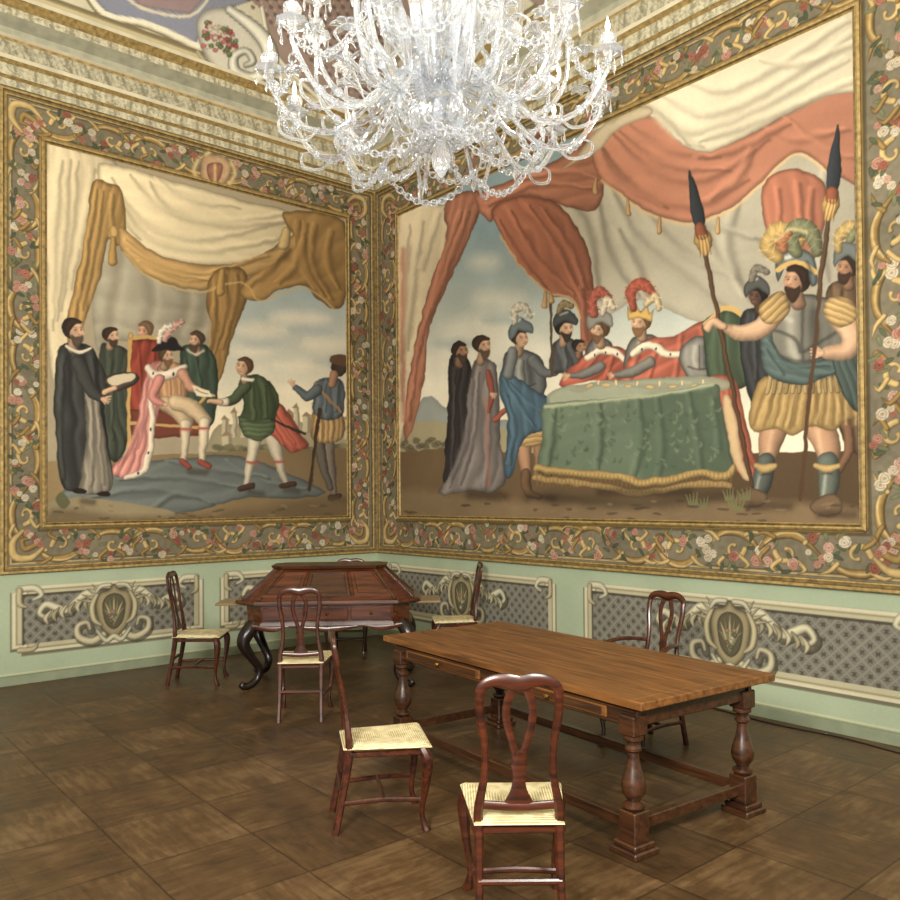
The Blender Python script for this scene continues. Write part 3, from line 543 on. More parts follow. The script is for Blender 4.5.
cloth(cv,[(560,384),(572,366),(590,352),(606,346),(628,350),(634,370),(620,382),(596,388),(574,392)],(166,78,60),[[(600,354),(584,376)],[(616,354),(606,380)]],w=2.4,amp=.22)
cv.S([(588,358),(600,351),(616,352),(628,362)],[3.2,3.8,3.8,2.6],(222,208,186)); cv.S([(566,389),(590,383),(618,385)],[2.2,2.6,2],(222,208,186))
for x,y in((594,355),(606,352),(618,354),(578,387),(600,384)): cv.E(x,y,.8,1.4,(60,50,46),edge=None)
cv.S([(600,366),(584,374),(572,376)],[5,4.4,3],(114,116,116)); hand(cv,568,376,3.5,2.9)
head(cv,599,330,10,hair=(96,68,44),d=-1,beard=(120,84,56)); cv.P([(588,330),(587,316),(600,309),(612,316),(612,327),(600,322),(593,328)],(140,140,136),edge=(.6,4)); cv.G([(594,315),(599,312)],1.4,(220,220,210),.8)
plume(cv,[(594,314),(592,300),(602,292),(611,302)],[4,5,5.5,3],(186,92,74)); plume(cv,[(602,314),(607,300),(613,308)],[3,4,3],(214,200,176))
armour(cv,[(628,346),(642,334),(660,340),(672,366),(660,382),(626,380)],(112,112,108),(646,356,18))
cloth(cv,[(618,384),(626,366),(634,350),(650,338),(674,336),(700,322),(716,322),(724,344),(722,372),(704,384),(668,388),(640,388)],(172,86,66),[[(660,345),(650,380)],[(684,336),(676,384)],[(704,330),(700,380)],[(640,356),(630,382)]],w=2.8,amp=.2)
cv.S([(634,354),(650,345),(668,354),(690,352),(716,344)],[3.2,4.2,3.8,3.2,2.6],(224,210,188)); cv.S([(620,386),(650,381),(690,383)],[2.2,2.6,2],(224,210,188))
for x,y in((642,350),(656,349),(670,354),(684,353),(700,350),(636,384),(664,383)): cv.E(x,y,.9,1.5,(60,50,46),edge=None)
armour(cv,[(682,346),(700,336),(716,350),(716,374),(690,380),(680,362)],(128,128,124),(699,358,15)); cv.S([(650,362),(632,372),(616,375)],[5.5,4.8,3],(122,122,118)); hand(cv,612,376,3.5,3)
head(cv,640,322,10.5,hair=(110,76,46),d=-1,beard=(130,92,58)); cv.P([(629,320),(627,306),(632,312),(636,303),(641,311),(647,303),(650,313),(654,308),(652,322),(640,317)],(206,166,84),sm=1,edge=(.6,3))
plume(cv,[(634,308),(631,292),(642,284),(654,294)],[4,5,6.5,3],(184,86,66)); plume(cv,[(646,304),(655,296),(659,308)],[3,4,3],(206,186,144))
cloth(cv,[(704,322),(722,310),(742,316),(752,342),(748,384),(712,388),(704,350)],(64,82,62),[[(722,320),(726,380)]],w=3); cv.S([(706,324),(722,309),(742,315),(752,342)],[2,2.5,2.5,2],(200,162,90),edge=None)
cloth(cv,[(706,380),(732,378),(744,410),(752,450),(762,478),(744,478),(726,462),(712,430)],(174,86,66),[[(716,392),(730,440),(748,474)],[(728,388),(740,440),(756,472)]],w=3,amp=.14)
cv.P([(722,400),(732,402),(744,462),(752,478),(742,478),(730,450)],(206,174,128),edge=(.7,4))
cv.P([(546,402),(560,388),(620,380),(700,376),(730,382),(718,392),(640,400),(560,408)],(144,156,134),edge=(.8,5),a=.9)
for x in(590,606,628,650,672,694): cv.E(x,386,4.5,2.2,(200,174,118)); cv.E(x+9,383,1.6,3.2,(216,196,150))
cloth(cv,[(542,408),(556,402),(640,396),(712,384),(720,400),(728,440),(734,468),(724,478),(700,474),(670,480),(640,484),(628,478),(600,476),(560,472),(538,470),(542,440)],(92,112,92),[[(556,408),(554,440),(548,468)],[(600,402),(602,440),(598,470)],[(640,400),(644,440),(634,480)],[(690,392),(700,440),(704,472)],[(660,398),(664,450),(660,478)],[(716,400),(722,450)]],w=4,fl=1.22,edge=(.7,6),amp=.04)
cv.P([(640,399),(700,390),(714,386),(726,440),(732,468),(722,474),(700,470),(670,476),(642,480)],(62,84,66),a=.35,soft=8)
for j in range(130):
    x=548+rng.rand()*172; y=402+rng.rand()*64; q=rng.rand()*3; cv.S([(x-3*math.cos(q),y-3*math.sin(q)),(x,y+1),(x+3*math.cos(q+.8),y+3*math.sin(q+.8))],[.5,1.5,.5],(64,86,68) if j%2 else (118,138,112),edge=None,a=.5,sm=2)
cv.S([(538,468),(560,471),(600,475),(628,478),(640,483),(672,479),(700,473),(724,477),(734,468)],[4,4,4,4,4,4,4,4,3],(192,160,92),edge=(.6,5))
cv.S([(536,478),(600,486),(640,493),(700,484),(730,486)],[3.4,3.4,3.4,3.4,3],(184,152,88),a=.8)
for x in range(538,734,4): cv.G([(x,468+6*math.exp(-((x-640)/40)**2)+4),(x,486+6*math.exp(-((x-640)/40)**2))],.8,(130,98,48),.55)
cv.G([(545,406),(640,397),(712,385)],2,(186,194,160),.8)
cv.G([(550,498),(640,504),(730,496)],6,(50,40,28),.5)
cloth(cv,[(740,318),(756,308),(772,318),(776,380),(760,410),(744,380)],(52,54,58),[[(756,316),(758,380)]],w=2.5,fl=1.6,amp=.3); head(cv,757,296,10,skin=(92,66,54),hair=(36,30,28),d=-1); cv.P([(746,298),(746,284),(757,275),(769,284),(769,296),(757,288)],(78,80,80),edge=(.6,4)); cv.G([(752,280),(757,278)],1.4,(180,180,172),.8); plume(cv,[(752,280),(756,268),(767,272)],[3,4,3],(120,116,104))
cv.S([(762,400),(766,440),(768,470)],[6,5,4],(110,80,60))
cloth(cv,[(826,292),(842,280),(862,286),(872,440),(850,450),(836,420),(826,340)],(92,72,52),[[(842,292),(846,400)]],w=3,fl=1.4); head(cv,846,268,12,skin=SKD,hair=(50,38,30),d=-1,beard=(60,44,34))
cv.P([(834,268),(833,252),(846,242),(861,250),(863,266),(848,257),(838,262)],(100,110,112),edge=(.6,4)); plume(cv,[(838,250),(840,236),(852,228),(863,240)],[4,6,7,4],(184,156,92)); plume(cv,[(850,240),(861,226),(866,238)],[4,5,4],(124,130,94))
cv.S([(846,420),(848,450),(838,470)],[5,5,4],(120,84,62))
cv.S([(776,424),(770,440),(768,454),(764,470)],[13.5,12,9.5,8],(184,138,104)); cv.G([(772,432),(766,456)],2.5,(216,178,140),.6)
cv.S([(766,462),(763,478),(756,498)],[9.5,10,6.5],(84,94,90)); cv.G([(762,470),(756,492)],1.6,(160,170,160),.7); cv.P([(732,502),(742,492),(756,488),(766,494),(764,504),(746,508)],(112,88,64),edge=(.6,4))
cv.S([(818,424),(826,444),(828,456),(827,468)],[15.5,13.5,10.5,9],(186,140,106)); cv.G([(818,432),(822,460)],3,(220,182,144),.6)
cv.S([(827,462),(829,480),(827,502)],[10.5,11,7],(92,104,96)); cv.G([(825,470),(824,496)],2,(166,176,164),.7); cv.P([(810,508),(818,498),(834,494),(842,502),(840,514),(822,516)],(112,88,64),edge=(.6,4))
for (x,y,w_) in((827,466,11),(766,466,9.5)): cv.S([(x-w_,y),(x,y+3),(x+w_,y)],[3,4.5,3],(190,158,96),edge=(.6,4)); cv.G([(x-w_*.5,y+8),(x+w_*.5,y+8)],1.2,(50,50,44),.6)
cloth(cv,[(764,376),(800,384),(846,374),(856,392),(860,414),(846,420),(832,432),(812,426),(794,436),(776,428),(754,432),(750,412)],(160,130,76),[[(776,384),(768,424)],[(796,388),(790,428)],[(816,388),(818,424)],[(836,384),(844,414)]],w=3.5,fl=1.3,amp=.04)
for k in range(11):
    x=762+k*8.6; cv.G([(x+4,388),(x-2+(k-5)*1.2,426)],1.8,(112,86,44),.6); cv.G([(x+8,390),(x+2+(k-5)*1.2,424)],1.4,(200,172,112),.5)
for k in range(12):
    x=770+k*6; cv.S([(x,374),(x+(k-6)*.5,392)],[2.6,2.2],(140,118,74) if k%2 else (166,142,92),edge=(.6,2))
armour(cv,[(764,306),(784,296),(812,294),(842,306),(848,330),(842,356),(828,376),(800,384),(772,376),(766,340)],(112,112,104),(802,336,34))
cv.G([(774,330),(796,340),(800,352)],2,(50,48,44),.6); cv.G([(840,330),(820,342),(804,352)],2,(50,48,44),.6); cv.G([(778,314),(792,320)],3,(206,204,190),.5)
cloth(cv,[(762,330),(772,320),(776,350),(800,364),(832,356),(852,346),(858,372),(850,384),(836,374),(806,384),(778,380),(762,366)],(74,94,94),[[(770,340),(790,366),(830,366)],[(780,362),(820,376),(852,366)],[(766,350),(784,374)]],w=3,fl=1.3,amp=.14,per=10)
cloth(cv,[(832,350),(858,352),(860,410),(846,400),(838,380)],(64,80,78),amp=.2)
cv.S([(778,306),(764,326),(744,333),(726,328)],[12.5,10,8.5,5],SK); cv.G([(768,316),(748,328),(734,327)],2.2,(228,190,152),.6); hand(cv,718,324,6.5,-2.6); cloth(cv,[(762,302),(782,292),(790,310),(778,322),(764,322),(758,312)],(172,140,84),per=6,amp=.24)
cv.S([(838,312),(852,334),(848,350),(828,353)],[13.5,11.5,9.5,7],SK); cv.G([(834,318),(846,336)],3,(228,190,152),.55); hand(cv,820,353,6.5,3.1); cloth(cv,[(826,300),(848,298),(858,318),(842,328),(826,318)],(176,144,88),per=6,amp=.24)
head(cv,795,281,14.5,skin=(188,142,110),hair=(52,38,30),d=-1,beard=(60,44,34))
cv.P([(778,282),(775,264),(785,251),(800,248),(814,257),(818,280),(811,286),(808,270),(796,264),(784,268)],(96,110,114),edge=(.45,6)); cv.G([(786,258),(796,253)],2.4,(206,212,206),.8); cv.S([(777,270),(796,262),(817,272)],2.4,(196,158,84),edge=None); cv.G([(806,262),(812,272)],2,(50,56,60),.6)
plume(cv,[(778,258),(768,246),(776,232),(790,232),(798,242)],[6,8,9,9,6],(190,158,90)); plume(cv,[(796,252),(790,238),(800,227),(812,234),(817,252)],[6,8,9,9,5],(116,122,88)); plume(cv,[(784,250),(782,240),(790,234)],[4,5,3],(172,108,70)); cv.G([(776,240),(790,230),(806,232)],2,(216,196,134),.6)
def spear(a_,b_,tip):
    cv.S([a_,b_],2.3,(88,62,42),edge=(.5,2)); a_=np.array(a_,float);b_=np.array(b_,float); u=(b_-a_)/np.linalg.norm(b_-a_)
    cv.S([tip,(np.array(tip)*.35+a_*.65),a_+u*2],[.8,7,3],(44,50,58),sm=3,edge=(.6,3)); cv.S([a_,a_+u*9,a_+u*22],[6,9,4],(196,156,84),sm=3,edge=(.5,7)); cv.S([a_+u*-4,a_+u*3],[6,6],(140,76,50))
    n_=np.array([-u[1],u[0]])
    for k in range(-3,4): cv.G([tuple(a_+u*4+n_*k*1.5),tuple(a_+u*24+n_*k*1.8)],.8,(120,84,40) if k%2 else (220,186,120),.6)
spear((701,232),(752,486),(690,170)); spear((832,196),(818,298),(838,124)); cv.S([(820,290),(800,500)],2,(80,56,38),edge=None)
cv.S([(724,326),(714,322),(708,328)],[4,4.5,4],SK)
for x,y,w_ in((750,506,40),(820,514,34),(528,497,24),(470,495,34),(600,492,90)): cv.G([(x,y),(x+w_,y+1)],5,(44,34,26),.5)
for x,y in((730,506),(736,510),(742,500),(700,508),(690,504),(726,500)): 
    for k in range(4): cv.S([(x+k*2,y),(x+4*k-4,y-9-k)],[1.2,.4],(110,112,70),edge=None)
for j in range(60):
    x=405+rng.rand()*455; cv.E(x,500+rng.rand()*22,2+rng.rand()*5,1.3,(128,108,78) if j%2 else (66,54,40),edge=None,a=.6)
finish(cv,inR,save,.22,13); cv.mesh('mural_painting.001',m_paint)

# ================================================================= ROOM SHELL
RX,RY=11.0,-9.5
def boxobj(name,a,b_,mat):
    mb=MB(); a=np.array(a,float);b_=np.array(b_,float); mb.box((a+b_)/2,np.abs(b_-a),mat,bev=.001); return mb.obj(name)
boxobj('floor',(-.2,RY,-.1),(RX,.2,0),m_floor)
wl=boxobj('wall_left',(-.2,RY,0),(0,.2,7.9),m_green)
wr=boxobj('wall_right',(0,0,0),(RX,.2,7.9),m_green)
def dado(cv,panels,s0,s1):
    cv.space('m'); cv.P([(s0-1,0),(s1+1,0),(s1+1,1.2),(s0-1,1.2)],(164,176,148),sm=1)
    cv.P([(s0-1,-.1),(s1+1,-.1),(s1+1,.10),(s0-1,.10)],(130,138,112),sm=1)
    cv.S([(s0-1,.105),(s1+1,.105)],.008,(190,190,156),sm=1,edge=None)
    LC=(202,195,165); SHD=(96,90,74)
    for a,b_ in panels:
        z0,z1=.30,.95; k=.1
        def notch(a,b_,z0,z1,k): return [(a+k,z0),(b_-k,z0),(b_-k,z0+k*.5),(b_,z0+k*.5),(b_,z1-k*.5),(b_-k,z1-k*.5),(b_-k,z1),(a+k,z1),(a+k,z1-k*.5),(a,z1-k*.5),(a,z0+k*.5),(a+k,z0+k*.5)]
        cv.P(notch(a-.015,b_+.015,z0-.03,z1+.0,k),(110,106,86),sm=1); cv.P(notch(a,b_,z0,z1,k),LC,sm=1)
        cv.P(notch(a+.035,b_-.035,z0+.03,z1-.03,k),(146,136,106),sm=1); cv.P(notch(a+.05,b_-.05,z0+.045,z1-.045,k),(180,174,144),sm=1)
        x0,x1,y0,y1=a+.10,b_-.10,z0+.085,z1-.085
        ix=np.nonzero((cv.A>x0)&(cv.A<x1)&(cv.B>y0)&(cv.B<y1)); p=cv.A[ix]; q=cv.B[ix]; T_=.115
        u=(p+q)/T_; w=(p-q)/T_; du=np.abs(u-np.round(u)); dw=np.abs(w-np.round(w)); c=np.zeros((len(p),3))+np.array((116,113,102))/255
        ln=(np.minimum(du,dw)<.08); c[ln]=np.array((132,129,115))/255
        fu=np.abs(u-np.floor(u)-.5); fw_=np.abs(w-np.floor(w)-.5); fl=(fu+fw_<.24)|((fu<.07)&(fw_<.27))|((fw_<.07)&(fu<.27)); c[fl]=np.array((84,79,70))/255
        cv.col[ix]=c
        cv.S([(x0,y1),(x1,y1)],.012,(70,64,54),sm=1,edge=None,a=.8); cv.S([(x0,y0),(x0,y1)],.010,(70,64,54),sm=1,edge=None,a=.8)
        m=(a+b_)/2; zc=.60
        for sg in(-1,1):
            # acanthus wing: overlapping leaves curling outward
            sp=[(m+sg*x,zc+y) for x,y in((.12,.20),(.26,.24),(.38,.16),(.46,.08),(.56,.12),(.66,.16),(.72,.08),(.65,.03),(.60,.08))]
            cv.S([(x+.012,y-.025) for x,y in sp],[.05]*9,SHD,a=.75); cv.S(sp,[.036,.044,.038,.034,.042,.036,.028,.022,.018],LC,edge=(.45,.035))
            for t in range(6):
                x=.24+t*.075; y=.20-.022*t; cv.S([(m+sg*x,zc+y),(m+sg*(x+.05),zc+y-.07),(m+sg*(x+.02),zc+y-.14)],[.012,.024,.004],(190,180,148) if t%2 else (160,150,120),edge=(.45,.022))
            sp=[(m+sg*x,zc+y) for x,y in((.10,-.20),(.22,-.26),(.35,-.20),(.36,-.09),(.27,-.06),(.24,-.13))]
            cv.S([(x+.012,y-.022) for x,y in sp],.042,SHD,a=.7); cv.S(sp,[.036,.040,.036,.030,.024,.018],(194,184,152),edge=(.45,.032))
            for t in range(4): cv.S([(m+sg*(.16+t*.02),zc+.24-t*.03),(m+sg*(.22+t*.05),zc+.33-t*.05)],[.020,.004],(178,168,136),edge=(.5,.02))
            cx_=(a+.07) if sg<0 else (b_-.07)
            cv.S([(cx_,z1-.02),(cx_-sg*.14,z1-.02),(cx_-sg*.2,z1-.09),(cx_-sg*.13,z1-.13)],[.035,.035,.025,.018],LC,edge=(.5,.03)); cv.S([(cx_,z1-.03),(cx_,z1-.16),(cx_-sg*.06,z1-.2)],[.03,.03,.015],(184,172,138),edge=(.5,.03))
            cv.S([(cx_,z0+.03),(cx_-sg*.12,z0+.03),(cx_-sg*.16,z0+.08)],[.03,.026,.014],(184,172,138),edge=(.5,.03))
        cv.P([(m-.19,zc+.10),(m-.15,zc+.23),(m-.06,zc+.26),(m,zc+.32),(m+.06,zc+.26),(m+.15,zc+.23),(m+.19,zc+.10),(m+.15,zc-.10),(m+.08,zc-.2),(m,zc-.25),(m-.08,zc-.2),(m-.15,zc-.10)],(150,138,106),edge=(.45,.05))
        cv.P([(m-.12,zc+.10),(m-.08,zc+.19),(m,zc+.22),(m+.08,zc+.19),(m+.12,zc+.10),(m+.09,zc-.08),(m,zc-.16),(m-.09,zc-.08)],(92,86,68),edge=(.7,.03))
        for t in range(7):
            a_=(t-3)*.42; cv.S([(m,zc-.12),(m+.07*math.sin(a_),zc+.0+.06*math.cos(a_)),(m+.12*math.sin(a_),zc+.0+.19*math.cos(a_))],[.006,.014,.004],(176,162,124) if t%2 else (128,122,92),edge=(.6,.015))
        for j in range(8): 
            cc=[(158,128,104),(190,180,150),(130,104,80),(104,110,82)][j%4]; cv.E(m+rng.uniform(-.05,.05),zc+rng.uniform(-.08,.08),.024,.02,cc,edge=(.6,.02))
        cv.S([(m-.17,zc-.16),(m-.08,zc-.27),(m,zc-.23),(m+.08,zc-.27),(m+.17,zc-.16)],[.018,.028,.03,.028,.018],LC,edge=(.45,.03))
        for sg in(-1,1):
            cv.S([(m+sg*.17,zc+.22),(m+sg*.22,zc+.10),(m+sg*.20,zc-.04),(m+sg*.13,zc-.10)],[.022,.030,.028,.016],(190,178,142),edge=(.45,.03)); cv.S([(m+sg*.04,zc+.31),(m+sg*.13,zc+.30),(m+sg*.18,zc+.24)],[.024,.026,.016],LC,edge=(.45,.03))
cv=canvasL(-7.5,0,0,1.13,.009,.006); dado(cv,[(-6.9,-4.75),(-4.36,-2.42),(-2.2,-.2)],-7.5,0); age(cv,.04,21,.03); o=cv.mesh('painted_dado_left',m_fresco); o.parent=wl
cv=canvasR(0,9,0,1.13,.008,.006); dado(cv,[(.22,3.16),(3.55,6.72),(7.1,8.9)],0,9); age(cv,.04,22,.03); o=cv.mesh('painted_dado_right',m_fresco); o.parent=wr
def mould(name,pl,o,prof,mats):
    mb=MB(); s0,s1,z0,z1=o
    for k in range(len(prof)-1):
        vs=[]
        for (ins,out) in (prof[k],prof[k+1]):
            for s_,z_ in((s0+ins,z0+ins),(s1-ins,z0+ins),(s1-ins,z1-ins),(s0+ins,z1-ins)):
                vs.append((out,s_,z_) if pl=='L' else (s_,-out,z_))
        fs=[[i,(i+1)%4,4+(i+1)%4,4+i] for i in range(4)]
        if pl=='R': fs=[f[::-1] for f in fs]
        mb.add(vs,fs,mats[k%len(mats)])
    return mb.obj(name,smooth=20)
outp=[(-.05,0),(-.05,.035),(-.04,.05),(-.02,.05),(-.012,.03),(.0,.025),(.01,.035),(.02,.03),(.024,.005)]
inp=[(-.03,.008),(-.028,.025),(-.012,.04),(.002,.034),(.008,.02),(.018,.026),(.026,.012)]
g=[m_giltd,m_gilt,m_gilt,m_giltd,m_giltd,m_gilt,m_gilt,m_giltd]
mould('trim_1','L',(LO[0],-.075,LO[2],LO[3]),outp,g); mould('trim_2','L',LI,inp,g); mould('trim_3','R',(.07,RO[1],RO[2],RO[3]),outp,g); mould('trim_4','R',RI,inp,g)
boxobj('baseboard_left',(0.007,RY,0),(.03,-.03,.085),plain('baseboard_paint',(132,140,114),.6,noise=.05))
boxobj('baseboard_right',(0.0,-.03,0),(RX,-.007,.085),bpy.data.materials['baseboard_paint'])
# cornice
prof=[(0,5.86),(.05,5.86),(.05,5.93),(.09,5.95),(.09,6.06),(.13,6.09),(.13,6.13),(.22,6.22),(.22,6.25),(.25,6.27),(.25,6.33),(.38,6.39),(.38,6.46),(.46,6.52),(.46,6.56),(.30,6.58)]
m_leaf,nt,b=newmat('leaf_moulding'); N=nt.nodes; Lk=nt.links.new
tc=N.new('ShaderNodeTexCoord'); sx=N.new('ShaderNodeSeparateXYZ'); Lk(tc.outputs['Object'],sx.inputs[0])
al_=mth('ADD',sx.outputs[0],sx.outputs[1])
q1=mth('SINE',mth('MULTIPLY',al_,17)); q2=mth('SINE',mth('MULTIPLY',al_,51))
nz=N.new('ShaderNodeTexNoise'); nz.inputs['Scale'].default_value=22; nz.inputs['Detail'].default_value=6; nz.inputs['Distortion'].default_value=1.2; Lk(tc.outputs['Object'],nz.inputs['Vector'])
qq=mth('ADD',mth('ADD',mth('MULTIPLY',mth('ABSOLUTE',q1),.16),mth('MULTIPLY',mth('ABSOLUTE',q2),.10)),mth('MULTIPLY',nz.outputs['Fac'],.85))
cr=N.new('ShaderNodeValToRGB'); cr.color_ramp.elements[0].position=.45; cr.color_ramp.elements[1].position=.72; cr.color_ramp.elements[0].color=rgba((140,134,108)); cr.color_ramp.elements[1].color=rgba((204,196,166))
Lk(qq,cr.inputs['Fac']); Lk(cr.outputs['Color'],b.inputs['Base Color']); b.inputs['Roughness'].default_value=.8
m_pale=plain('grey_stucco',(170,168,144),.8,noise=.1)
cm=[m_pale,m_leaf,m_gilt,m_leaf,m_gilt,m_cream,m_leaf,m_gilt,m_cream,m_pale,m_pale,m_leaf,m_gilt,m_cream,m_cream]
mb=MB()
for k in range(len(prof)-1):
    (a,za),(b_,zb_)=prof[k],prof[k+1]
    vs=[(a,RY,za),(a,-a,za),(RX,-a,za),(b_,RY,zb_),(b_,-b_,zb_),(RX,-b_,zb_)]
    mb.add(vs,[[0,1,4,3],[1,2,5,4]],cm[k])
mb.obj('trim_5',smooth=15)
def cove(side):
    nt_=110; nl=900; t=np.linspace(0,1,nt_); L=np.linspace(0,1,nl)
    pr=.30+1.5*(1-np.cos(t*pi/2)); zz=6.58+1.15*np.sin(t*pi/2)
    pos=np.zeros((nt_,nl,3))
    for i in range(nt_):
        if side=='L': pos[i,:,0]=pr[i]; pos[i,:,1]=RY+( -pr[i]-RY)*L
        else: pos[i,:,1]=-pr[i]; pos[i,:,0]=pr[i]+(RX-pr[i])*L
        pos[i,:,2]=zz[i]
    A=pos[:,:,1] if side=='L' else pos[:,:,0]
    return Canvas(pos,A,np.repeat(t[:,None],nl,1))
def paintcove(cv):
    cv.col[:]=np.array((198,190,164))/255
    cv.space('m'); cv.P([(-20,-.1),(20,-.1),(20,.07),(-20,.07)],(186,174,138),sm=1); cv.S([(-20,.075),(20,.075)],.012,(120,108,80),sm=1,edge=None)
    cv.space('px')
    cv.P([(60,-30),(92,-4),(108,14),(150,24),(196,44),(206,16),(260,-2),(260,-30)],(132,134,146),sm=1,edge=(.8,4)); cv.S([(88,-6),(106,14),(150,24),(198,46)],2.4,(222,216,192),edge=None); cv.S([(86,-2),(104,18),(148,29),(194,50)],1.2,(120,108,84),edge=None)
    cv.P([(120,-20),(140,6),(190,14),(220,-20)],(146,126,124),sm=1,edge=(.8,3)); cv.S([(120,-10),(142,8),(190,16),(214,-10)],1.4,(206,196,168),edge=None)
    cv.P([(228,-20),(262,10),(272,50),(310,90),(345,120),(400,60),(420,-20)],(150,130,118),sm=1,edge=(.8,4))
    for k in range(22):
        for j in range(18):
            x=226+k*9+(j%2)*4.5; y=-8+j*7.5
            if (y-(x-262)*.85)<18 and x<400: cv.E(x,y,2.6,1.8,(104,84,80),rot=.7,edge=None,a=.85); cv.E(x+4,y+3,.8,.8,(196,176,150),edge=None,a=.8)
    cv.S([(262,8),(274,52),(312,92),(348,122)],2.2,(216,208,184)); 
    cv.P([(196,24),(206,10),(226,8),(244,22),(262,44),(276,66),(264,80),(240,86),(216,72),(202,50)],(200,194,176),edge=(.6,8))
    cv.S([(230,10),(254,28),(268,46),(270,66),(254,79),(236,72),(234,57),(246,51),(253,61),(246,65)],[5,7,8,8,7,6,5,4,4,3],(228,224,204),edge=(.4,6))
    cv.S([(198,52),(212,70),(236,86),(262,84)],[2,3,3,2],(180,168,136))
    for j in range(60): 
        x=202+rng.rand()*34; y=20+rng.rand()*26+(x-202)*.35; cv.E(x,y,2.8,2.4,[(186,118,112),(210,192,168),(104,118,84),(158,84,78),(120,128,92)][j%5],edge=(.6,2))
    cv.P([(500,-30),(560,30),(600,50),(640,20),(700,-30)],(146,128,118),sm=1,edge=(.8,4)); cv.S([(556,36),(600,56),(646,22),(706,-24)],2.4,(216,208,184))
for sd in 'LR':
    cv=cove(sd); paintcove(cv); age(cv,.06,40,.04); cv.mesh('ceiling_cove' if sd=='L' else 'ceiling_cove.001',m_fresco)
boxobj('ceiling',(-.2,RY,7.72),(RX,.2,7.9),m_cream)
# cable lying along the right wall
mb=MB(); mb.sweep([(4.6,-.05,.006),(5.1,-.10,.006),(5.6,-.16,.006),(6.1,-.13,.006),(6.6,-.20,.006),(7.2,-.15,.006),(8.2,-.22,.006)],[(.006,.006)],plain('black_rubber',(18,16,15),.5),n=6,sub=6,ref=(0,0,1)); mb.obj('power_cable')

# ================================================================= CHAIRS
def chair_mesh(arms=False):
    mb=MB(); W=m_wood
    for s_ in(-1,1):
        mb.sweep([(s_*.170,-.28,0),(s_*.166,-.24,.2),(s_*.165,-.205,.42),(s_*.166,-.205,.52),(s_*.142,-.218,.66),(s_*.140,-.24,.79),(s_*.160,-.262,.93),(s_*.158,-.275,1.015)],
            [(.017,.02),(.017,.02),(.021,.024),(.02,.02),(.016,.015),(.016,.014),(.018,.014),(.018,.014)],W,n=8,pw=.7)
        mb.sweep([(s_*.2,.19,.455),(s_*.218,.212,.39),(s_*.212,.205,.26),(s_*.192,.185,.11),(s_*.197,.195,.04),(s_*.205,.21,.0)],[.028,.033,.023,.015,.019,.026],W,n=8)
        mb.sweep([(s_*.170,-.235,.17),(s_*.18,-.02,.18),(s_*.2,.19,.17)],[(.011,.014)],W,n=8,sub=3)
        if arms:
            mb.sweep([(s_*.15,-.225,.72),(s_*.21,-.1,.735),(s_*.255,.04,.725),(s_*.27,.1,.69)],[(.02,.014),(.02,.014),(.026,.014),(.022,.02)],W,sub=4,ref=(1,0,0))
            mb.sweep([(s_*.22,.06,.46),(s_*.235,.09,.58),(s_*.25,.05,.71)],[.017,.014,.016],W)
    mb.sweep([(-.187,-.02,.18),(0,-.02,.19),(.187,-.02,.18)],[(.011,.014)],W,sub=3,ref=(0,1,0))
    mb.sweep([(-.170,-.245,.24),(0,-.245,.24),(.170,-.245,.24)],[(.010,.014)],W,sub=2,ref=(0,1,0))
    mb.sweep([(-.162,-.274,.99),(-.152,-.28,1.035),(-.11,-.284,1.062),(-.05,-.287,1.064),(0,-.288,1.052),(.05,-.287,1.064),(.11,-.284,1.062),(.152,-.28,1.035),(.162,-.274,.99)],
        [(.013,.018),(.014,.022),(.015,.024),(.016,.030),(.016,.034),(.016,.030),(.015,.024),(.014,.022),(.013,.018)],W,n=8,sub=4,ref=(0,1,0),pw=.8)
    for s_ in(-1,1):
        mb.sweep([(s_*.026,-.286,1.04),(s_*.050,-.277,.97),(s_*.052,-.267,.90),(s_*.030,-.252,.81),(s_*.014,-.24,.745),(s_*.014,-.232,.70)],[(.019,.007),(.017,.007),(.017,.007),(.015,.007),(.017,.008),(.02,.008)],W,n=8,sub=4,pw=.7)
    mb.sweep([(0,-.244,.77),(0,-.236,.71),(0,-.226,.66),(0,-.214,.60),(0,-.208,.545)],[(.016,.008),(.032,.008),(.026,.008),(.036,.008),(.066,.009)],W,n=8,sub=4,pw=.7)
    mb.sweep([(-.166,-.205,.54),(0,-.207,.53),(.166,-.205,.54)],[(.012,.018)],W,sub=3,ref=(0,1,0),pw=.7)
    for a,b_ in(((-.175,-.2,.435),(-.205,.2,.435)),((.175,-.2,.435),(.205,.2,.435)),((-.2,.2,.435),(.2,.2,.435)),((-.17,-.2,.435),(.17,-.2,.435))):
        mb.sweep([a,b_],[(.014,.018)],W,sub=1,ref=(0,0,1),pw=.6)
    n=22; vs=[]; fs=[]
    for side in(1,-1):
        for j in range(n+1):
            for i in range(n+1):
                u=math.sin((2*i/n-1)*pi/2); w=math.sin((2*j/n-1)*pi/2)
                y=-.235+.475*(w+1)/2; hw=.185+.05*(w+1)/2; x=u*hw; r=max(abs(u),abs(w)); e=(1-r**10); dip=-.010*(1-abs(u)*abs(u))*(1-w*w)
                vs.append((x,y,.466+(.026*e+dip if side>0 else -.016*e)))
    m_=(n+1)*(n+1)
    for k in(0,1):
        for j in range(n):
            for i in range(n):
                a=k*m_+j*(n+1)+i; f=[a,a+1,a+n+2,a+n+1]; fs.append(f if k==0 else f[::-1])
    mb.add(vs,fs,m_rush)
    return mb.obj('dining_chair' if not arms else 'armchair',mesh_only=True)
ch=chair_mesh(); ach=chair_mesh(True)
def face(cx_,cy_,me,nm,fx_,fy_): return place(me,nm,cx_,cy_,math.atan2(fy_,fx_)-pi/2)
face(6.32,-3.71,ch,'dining_chair',-.766,.64)
o=face(5.11,-3.55,ch,'dining_chair.001',.48,.87); o.scale=(1,1,.975)
